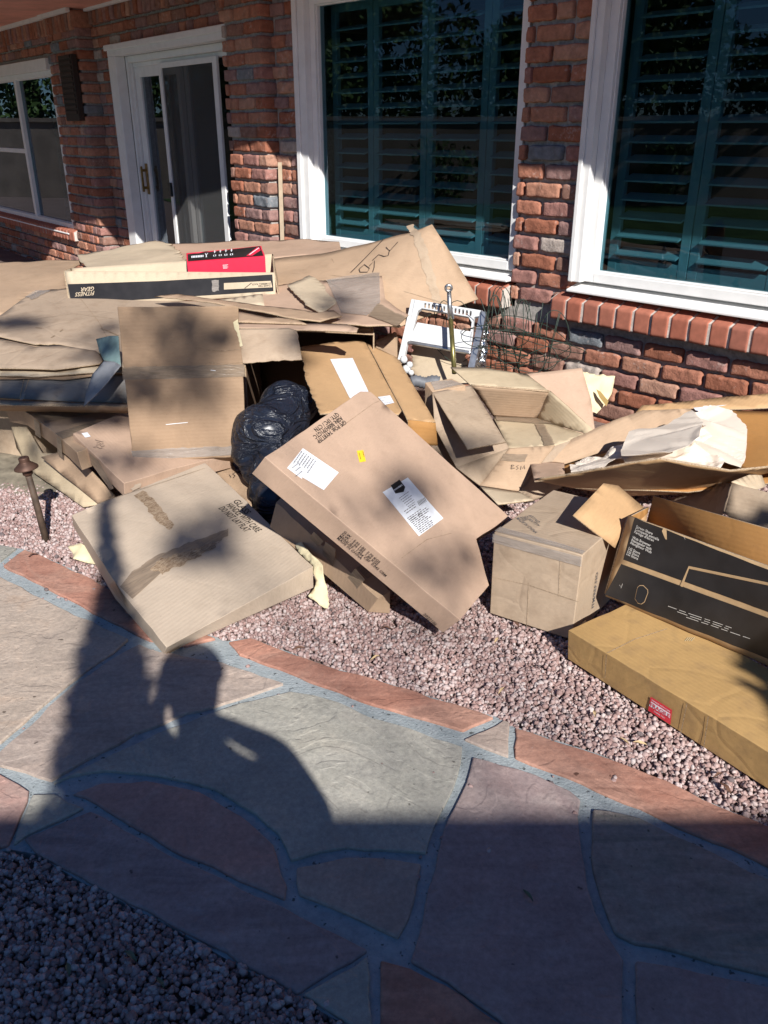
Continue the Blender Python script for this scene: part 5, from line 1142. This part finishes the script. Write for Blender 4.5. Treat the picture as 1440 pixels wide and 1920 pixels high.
for i, (x, y, c) in enumerate(LF):
    L_ = rr.uniform(.012, .018) if c != 'straw' else rr.uniform(.013, .022); W_ = L_*rr.uniform(.22, .34); V = []; Fc = []; N = 7
    for k_ in range(N):
        f = k_/(N-1); w_ = W_*math.sin(math.pi*min(.97, max(.03, f))); zc = .004*math.sin(f*3.1)*rr.uniform(.6, 1.5)
        V += [((f-.5)*L_*2, -w_, zc+.003), ((f-.5)*L_*2, 0, zc), ((f-.5)*L_*2, w_, zc+.003)]
    for k_ in range(N-1):
        b = 3*k_; Fc += [[b, b+3, b+4, b+1], [b+1, b+4, b+5, b+2]]
    o = mesh_obj('dry_leaf', V, Fc, cl[c], Matrix.Translation(Z(x, y, .006)) @ Matrix.Rotation(rr.uniform(0, 3.1), 4, 'Z') @ Matrix.Rotation(rr.uniform(-.25, .25), 4, 'X'), None, True)
    props(o, 'small %s leaf lying %s' % ({'straw': 'straw coloured', 'brown': 'dark brown', 'green': 'dull olive'}[c], wh[(x, y)]), 'leaf', 'fallen leaves')
# earth bank at the left
V = []; n = 26
for j in range(n):
    for i in range(n):
        p = Vector((-2.6+i*1.5/(n-1), 2.75+j*1.5/(n-1), 0)); e_ = min(i, n-1-i, j, n-1-j)/(n/2)
        V.append((p.x, p.y, -.03+min(1, e_*2)*.06+min(1, e_*2)*(.05*noise.noise(p*3)+.02*noise.noise(p*11)+.01*noise.noise(p*30))))
o = mesh_obj('soil', V, [[j*n+i, j*n+i+1, (j+1)*n+i+1, (j+1)*n+i] for j in range(n-1) for i in range(n-1)], plain('dry_grey_soil', (.22, .19, .145), .95, .1, var=.35, scale=22, bump=.8), None, None, True); o['kind'] = 'structure'
# ---------------------------------------------------------------- the yard behind the photographer (shades the foreground, mirrored in the panes)
M['bark'] = plain('bark', (.10, .075, .055), .9, .1, var=.3, scale=12, bump=.6)
def leafm(name, c):
    t = NT(name); v = t.co(); n = t.noise(v, 4, 3); t.col(t.ramp(n, [(.3, sc(c, .55)), (.7, sc(c, 1.35))])).rough(.6, .3); return t.m
M['leaf'] = leafm('green_foliage', (.07, .12, .03)); M['leaf2'] = leafm('olive_foliage', (.10, .13, .05)); M['cyp'] = leafm('cypress_foliage', (.04, .08, .03))
def leafcloud(name, blobs, n, size, mat, parent, seed=0):
    r = np.random.default_rng(seed); V = []; 
    tot = sum(b[3]*b[4]*b[5] for b in blobs)
    for (cx, cy, cz, rx, ry, rz) in blobs:
        k = max(6, int(n*rx*ry*rz/tot)); d = r.normal(size=(k, 3)); d /= np.linalg.norm(d, axis=1, keepdims=True); rad = r.uniform(.15, 1, (k, 1))**.45
        p = d*rad*np.array([rx, ry, rz])+np.array([cx, cy, cz])
        a = r.normal(size=(k, 3)); a /= np.linalg.norm(a, axis=1, keepdims=True); b = np.cross(a, r.normal(size=(k, 3))); b /= np.linalg.norm(b, axis=1, keepdims=True)
        s = size*r.uniform(.6, 1.3, (k, 1)); V.append(np.stack([p-a*s, p+b*s*.45, p+a*s, p-b*s*.45], 1))
    V = np.concatenate(V).reshape(-1, 3); Fc = np.arange(len(V)).reshape(-1, 4)
    return mesh_obj(name, V.tolist(), Fc.tolist(), mat, None if parent is None else wloc(parent), parent)
def tree(x, y, h, r, label, seed, n=11000, mat='leaf', leaf=.10):
    t = empty('tree', Vector((x, y, 0)), label, 'tree', 'trees around the yard'); rr = random.Random(seed)
    k = MB(); k.tube([(0, 0, -.1), (.05, .03, h*.25), (-.03, .06, h*.5), (.04, 0, h*.8)], [h*.035, h*.028, h*.02, h*.006], 8); bl = []
    for i in range(9):
        a = rr.uniform(0, 6.28); q = rr.uniform(.3, .85)*r; zz = h*rr.uniform(.45, .88); e_ = Vector((math.cos(a)*q, math.sin(a)*q, zz))
        k.tube([(0, 0, h*.38), e_*.5+Vector((0, 0, h*.26)), e_], [h*.014, h*.009, h*.003], 5); bl.append((e_.x, e_.y, e_.z, r*rr.uniform(.32, .5), r*rr.uniform(.32, .5), h*rr.uniform(.09, .16)))
    bl.append((0, 0, h*.85, r*.5, r*.5, h*.14)); k.build('trunk', M['bark'], wloc(t), t, True); leafcloud('crown', bl, n, leaf, M[mat], t, seed)
    return t
tree(-13.5, 1.5, 5.2, 2.3, 'broad green tree beyond the block wall, left of the lawn', 1)
tree(-15, 6.5, 4.6, 2.2, 'dark green tree beyond the block wall, farthest from the patio', 2)
tree(-12.5, -4.2, 6.5, 2.6, 'tall dark tree beyond the block wall, nearest the patio', 3)
tree(-14.5, 10.5, 4.2, 2.0, 'olive coloured tree at the far corner of the block wall', 4, mat='leaf2')
tree(-12.8, 15, 6.5, 3.0, 'wide dark tree beyond the far end of the hedge', 5, 15000)
tree(-13.5, 20, 7.0, 3.0, 'tallest dark tree beyond the hedge, farthest away', 6, 15000)
bw = MB().box(-11.6, -11.4, -14, 24, -.02, 1.35).box(-11.65, -11.35, -14, 24, 1.35, 1.42).build('block_wall', plain('tan_block_wall', (.27, .21, .16), .9, var=.2, scale=3)); props(bw, 'long tan block wall with a pale cap around the yard', 'wall')
lw = mesh_obj('lawn', [(-11.3, -9, -.012), (-6.2, -9, -.012), (-5.6, 2, -.012), (-7.5, 9, -.012), (-11.3, 12, -.012)], [[0, 1, 2, 3, 4]], leafm('lawn_grass', (.07, .13, .04))); lw['kind'] = 'structure'
pool = mesh_obj('pool_water', [(-5.2, 1.5, -.008), (-3.2, 2.2, -.008), (-3.4, 5.6, -.008), (-5.8, 7.4, -.008), (-6.6, 4.2, -.008)], [[0, 1, 2, 3, 4]], plain('pool_water', (.05, .22, .30), .05, .6)); pool['kind'] = 'structure'
for i, (x, y) in enumerate(((-11, 4.2), (-11, .2), (-11.05, 8))):
    s = empty('shrub', Vector((x, y, 0)), ['round shrub in front of the block wall, nearest the pool', 'round shrub in front of the block wall by the lawn', 'round shrub in front of the block wall, farthest away'][i], 'shrub', 'shrubs along the block wall')
    leafcloud('foliage', [(0, 0, .55, .55, .6, .5), (.1, .3, .8, .35, .4, .35)], 900, .05, M['leaf'], s, 20+i); MB().tube([(0, 0, -.02), (0, 0, .5)], .02).build('stem', M['bark'], wloc(s), s)
hg = empty('hedge', Vector((-12.2, 2, 0)), 'long dense hedge rising behind the tan block wall', 'hedge')
leafcloud('foliage', [(0, -9+i*1.25, 1.8+.3*math.sin(i*1.7), .6, .9, 1.15+.3*math.sin(i*2.3)) for i in range(24)], 32000, .085, M['leaf'], hg, 31)
MB().tube([(0, -9, -.02), (0, -9, .8)], .03).tube([(0, -2, -.02), (0, -2, .8)], .03).tube([(0, 5, -.02), (0, 5, .8)], .03).build('stem', M['bark'], wloc(hg), hg)
# patio cover whose edge throws the shade over the foreground
pc = empty('patio_cover', Vector((0, -2.2, 0)), 'flat roofed patio cover on square posts behind the viewer', 'patio cover')
M['stucco'] = plain('low_bounce_brown', (.13, .10, .08), .85, var=.08, scale=8)  # unseen cover coloured dark so it bounces little light into the foreground
HZ = 2.35; yb = 1.28-((HZ+.12)/SUN.z)*abs(SUN.y)
MB().box(-.55, 6.5, yb-4.4, yb, HZ, HZ+.12).build('roof', M['stucco'], None, None).name = 'roof'
r_ = COL.objects[-1]; r_.parent = pc; r_.matrix_basis = wloc(pc).inverted()
for x in (-.4, 2.6, 6.2):
    q = MB().box(x-.07, x+.07, yb-4.3, yb-4.16, -.02, HZ).build('post', M['stucco'], Matrix.Identity(4), pc)
# tall slim cypress whose shadow lies left of the photographer's
cy = empty('cypress', Vector((.28, -1.62, 0)), 'tall narrow cypress standing just behind the photographer', 'cypress')
MB().tube([(0, 0, -.02), (0, 0, 1.2), (0, 0, 2.6)], [.05, .04, .01]).build('trunk', M['bark'], wloc(cy), cy)
leafcloud('foliage', [(0, 0, .3+.2*i, .175-.0095*i, .175-.0095*i, .2) for i in range(0)] + [(0, 0, z_, r_2*.86, r_2*.86, .11) for z_, r_2 in ((.3, .25), (.5, .25), (.7, .25), (.9, .24), (1.1, .235), (1.3, .225), (1.45, .215), (1.6, .205), (1.75, .19), (1.9, .175), (2.03, .16), (2.16, .145), (2.29, .13), (2.41, .115), (2.52, .085), (2.63, .066), (2.73, .052), (2.83, .042), (2.93, .035), (3.03, .028), (3.12, .022), (3.2, .02))], 30000, .022, M['cyp'], cy, 5)
# leafy boughs high behind the photographer: they dapple the boxes
bt_ = empty('tree', Vector((3.4, -8.0, 0)), 'thin crowned tree with long bare boughs behind the patio', 'tree', 'trees around the yard')
k = MB(); k.tube([(0, 0, -.1), (.1, .1, 2.0), (-.2, .3, 4.2), (-.6, .9, 5.6)], [.14, .12, .08, .03], 8)
rr = random.Random(11); bl = []
DAP = [(-.95, 3.3, .5), (-1.25, 3.5, .45), (-.75, 2.9, .55), (-1.5, 3.1, .3), (-.12, 2.25, .2), (.2, 2.1, .1), (.05, 1.95, .1), (-.55, 2.15, .1), (-.45, 2.4, .1), (-1.6, 3.7, .45), (-.75, 3.0, .35), (-1.0, 2.8, .2), (-.25, 3.6, .5), (-.45, 3.3, .4), (.2, 2.7, .3), (-1.9, 3.4, .4)]
for (x, y, z) in DAP:
    for q in range(2):
        dist = rr.uniform(10, 13); c = Vector((x+rr.uniform(-.14, .14), y+rr.uniform(-.14, .14), z)) + SUN*dist - Vector((3.4, -8.0, 0))
        rad = rr.uniform(.055, .10); bl.append((c.x, c.y, c.z, rad*1.3, rad, rad*.8))
    k.tube([(-.4, .6, 5.0), (c+Vector((-.4, .6, 5.2)))*.5+Vector((0, 0, .4)), c], [.006, .004, .003], 4)
bl2 = []
for (x, y, z, r_3) in ((-1.05, 3.0, .30, .11), (-1.22, 3.05, .30, .12), (-.93, 2.95, .33, .09), (-1.4, 3.1, .3, .10), (-1.25, 2.9, .22, .08), (-1.1, 3.2, .42, .08), (-.72, 2.85, .66, .09), (-.60, 2.85, .60, .08), (-.8, 2.85, .34, .06), (-.9, 3.35, .5, .08)):
    c = Vector((x, y, z))+SUN*rr.uniform(8, 9.5)-Vector((3.4, -8.0, 0)); bl2.append((c.x, c.y, c.z, r_3*1.35, r_3, r_3*.85))
k.build('trunk', M['bark'], wloc(bt_), bt_, True); leafcloud('crown', bl+bl2, 1500, .04, M['leaf2'], bt_, 8)
# the photographer

# unseen blocker at the right, given a shrub shape to shade the printed box
sh = empty('shrub', Vector((2.0, -1.0, -.02)), 'unseen shrub shape added right of the photographer to cast shade on the printed box', 'shrub')
MB().tube([(0, 0, -.02), (0, 0, 1.0), (0, 0, 2.0)], [.05, .04, .02]).build('trunk', M['bark'], wloc(sh), sh)
leafcloud('foliage', [(.05, 0, .9, .42, .3, .85), (-.04, 0, 1.68, .44, .3, .52), (.24, 0, 2.12, .44, .3, .42), (.5, 0, 1.6, .4, .3, .8)], 30000, .036, M['cyp'], sh, 6)
# the photographer holding the phone
M['skin'] = plain('skin', (.45, .27, .19), .55, .4, var=.04); M['shirt'] = plain('blue_shirt', (.06, .10, .20), .85); M['trousers'] = plain('grey_trousers', (.10, .10, .11), .85); M['hair'] = plain('dark_hair', (.03, .02, .015), .6)
pe = empty('person', Vector((.10, -.36, 0)), 'person standing behind the viewpoint holding a phone up in both hands', 'person')
def skin(name, nodes, edges, mat, parent, sub=2):
    me = bpy.data.meshes.new(name); me.from_pydata([n[:3] for n in nodes], edges, []); me.materials.append(mat)
    o = bpy.data.objects.new(name, me); put(o, None, parent)
    m = o.modifiers.new('skin', 'SKIN'); m.use_smooth_shade = True
    for v, n in zip(me.skin_vertices[0].data, nodes): v.radius = (n[3], n[4] if len(n) > 4 else n[3])
    me.skin_vertices[0].data[0].use_root = True
    m = o.modifiers.new('sub', 'SUBSURF'); m.levels = m.render_levels = sub; return o
X0, Y0 = .10, -.31
N = [(X0, Y0, .78, .13, .09), (X0, Y0, .98, .115, .08), (X0, Y0, 1.14, .14, .09), (X0, Y0, 1.24, .06), (X0, Y0+.02, 1.31, .045), (X0, Y0+.03, 1.37, .07, .08), (X0, Y0+.03, 1.44, .072, .085), (X0, Y0+.02, 1.49, .045)]
E_ = [(0, 1), (1, 2), (2, 3), (3, 4), (4, 5), (5, 6), (6, 7)]
def chain(a, pts):
    p = a
    for q in pts: N.append(q); E_.append((p, len(N)-1)); p = len(N)-1
    return p
hr = chain(2, [(X0+.14, Y0, 1.16, .055), (X0+.20, Y0+.07, 1.05, .044), (X0+.12, Y0+.19, 1.11, .034), (.058, -.085, 1.17, .02), (.048, -.06, 1.175, .024)])
hl = chain(2, [(X0-.13, Y0, 1.15, .05), (X0-.11, Y0+.06, .98, .045), (X0-.10, Y0+.20, 1.05, .045), (-.058, -.085, 1.15, .022), (-.048, -.06, 1.175, .024)])
for h, s_ in ((hr, 1), (hl, -1)):
    for k_ in range(4): chain(h, [(s_*.050, -.045, 1.165+.018*k_, .0085), (s_*.046, -.028, 1.168+.018*k_, .008), (s_*(.034-.003*abs(k_-1)), -.017, 1.170+.018*k_, .007)])
    chain(h, [(s_*.040, -.062, 1.20, .010), (s_*.026, -.052, 1.215, .008)])
for s_ in (1, -1): chain(0, [(X0+s_*.09, Y0, .72, .085), (X0+s_*.10, Y0+.01, .42, .055), (X0+s_*.10, Y0-.01, .08, .035), (X0+s_*.11, Y0+.12, .03, .032)])
skin('body', N, E_, M['skin'], pe)
skin('shirt', [(X0, Y0, .80, .15, .105), (X0, Y0, .98, .135, .098), (X0, Y0, 1.14, .158, .105), (X0, Y0, 1.19, .062), (X0+.14, Y0, 1.16, .068), (X0+.195, Y0+.065, 1.06, .058), (X0-.13, Y0, 1.145, .058), (X0-.11, Y0+.05, 1.0, .055)], [(0, 1), (1, 2), (2, 3), (2, 4), (4, 5), (2, 6), (6, 7)], M['shirt'], pe)
skin('trousers', [(X0, Y0, .80, .14, .10), (X0+.09, Y0, .70, .10), (X0+.10, Y0+.01, .42, .07), (X0+.10, Y0, .07, .055), (X0-.09, Y0, .70, .10), (X0-.10, Y0+.01, .42, .07), (X0-.10, Y0, .07, .055)], [(0, 1), (1, 2), (2, 3), (0, 4), (4, 5), (5, 6)], M['trousers'], pe)
bm = bmesh.new(); bmesh.ops.create_uvsphere(bm, u_segments=16, v_segments=10, radius=1); bmesh.ops.delete(bm, geom=[v for v in bm.verts if v.co.z < -.1 and v.co.y > -.2], context='VERTS')
bm_obj('hair', bm, M['hair'], Matrix.Translation((X0, Y0+.02, 1.425)) @ Matrix.Diagonal((.083, .098, .09, 1)), pe, True)
ph = MB().box(-.038, .038, -.026, -.017, 1.115, 1.262).build('phone', M['blackplastic'], None, None, bev=.003); props(ph, 'black phone held upright in both hands of the person', 'phone')
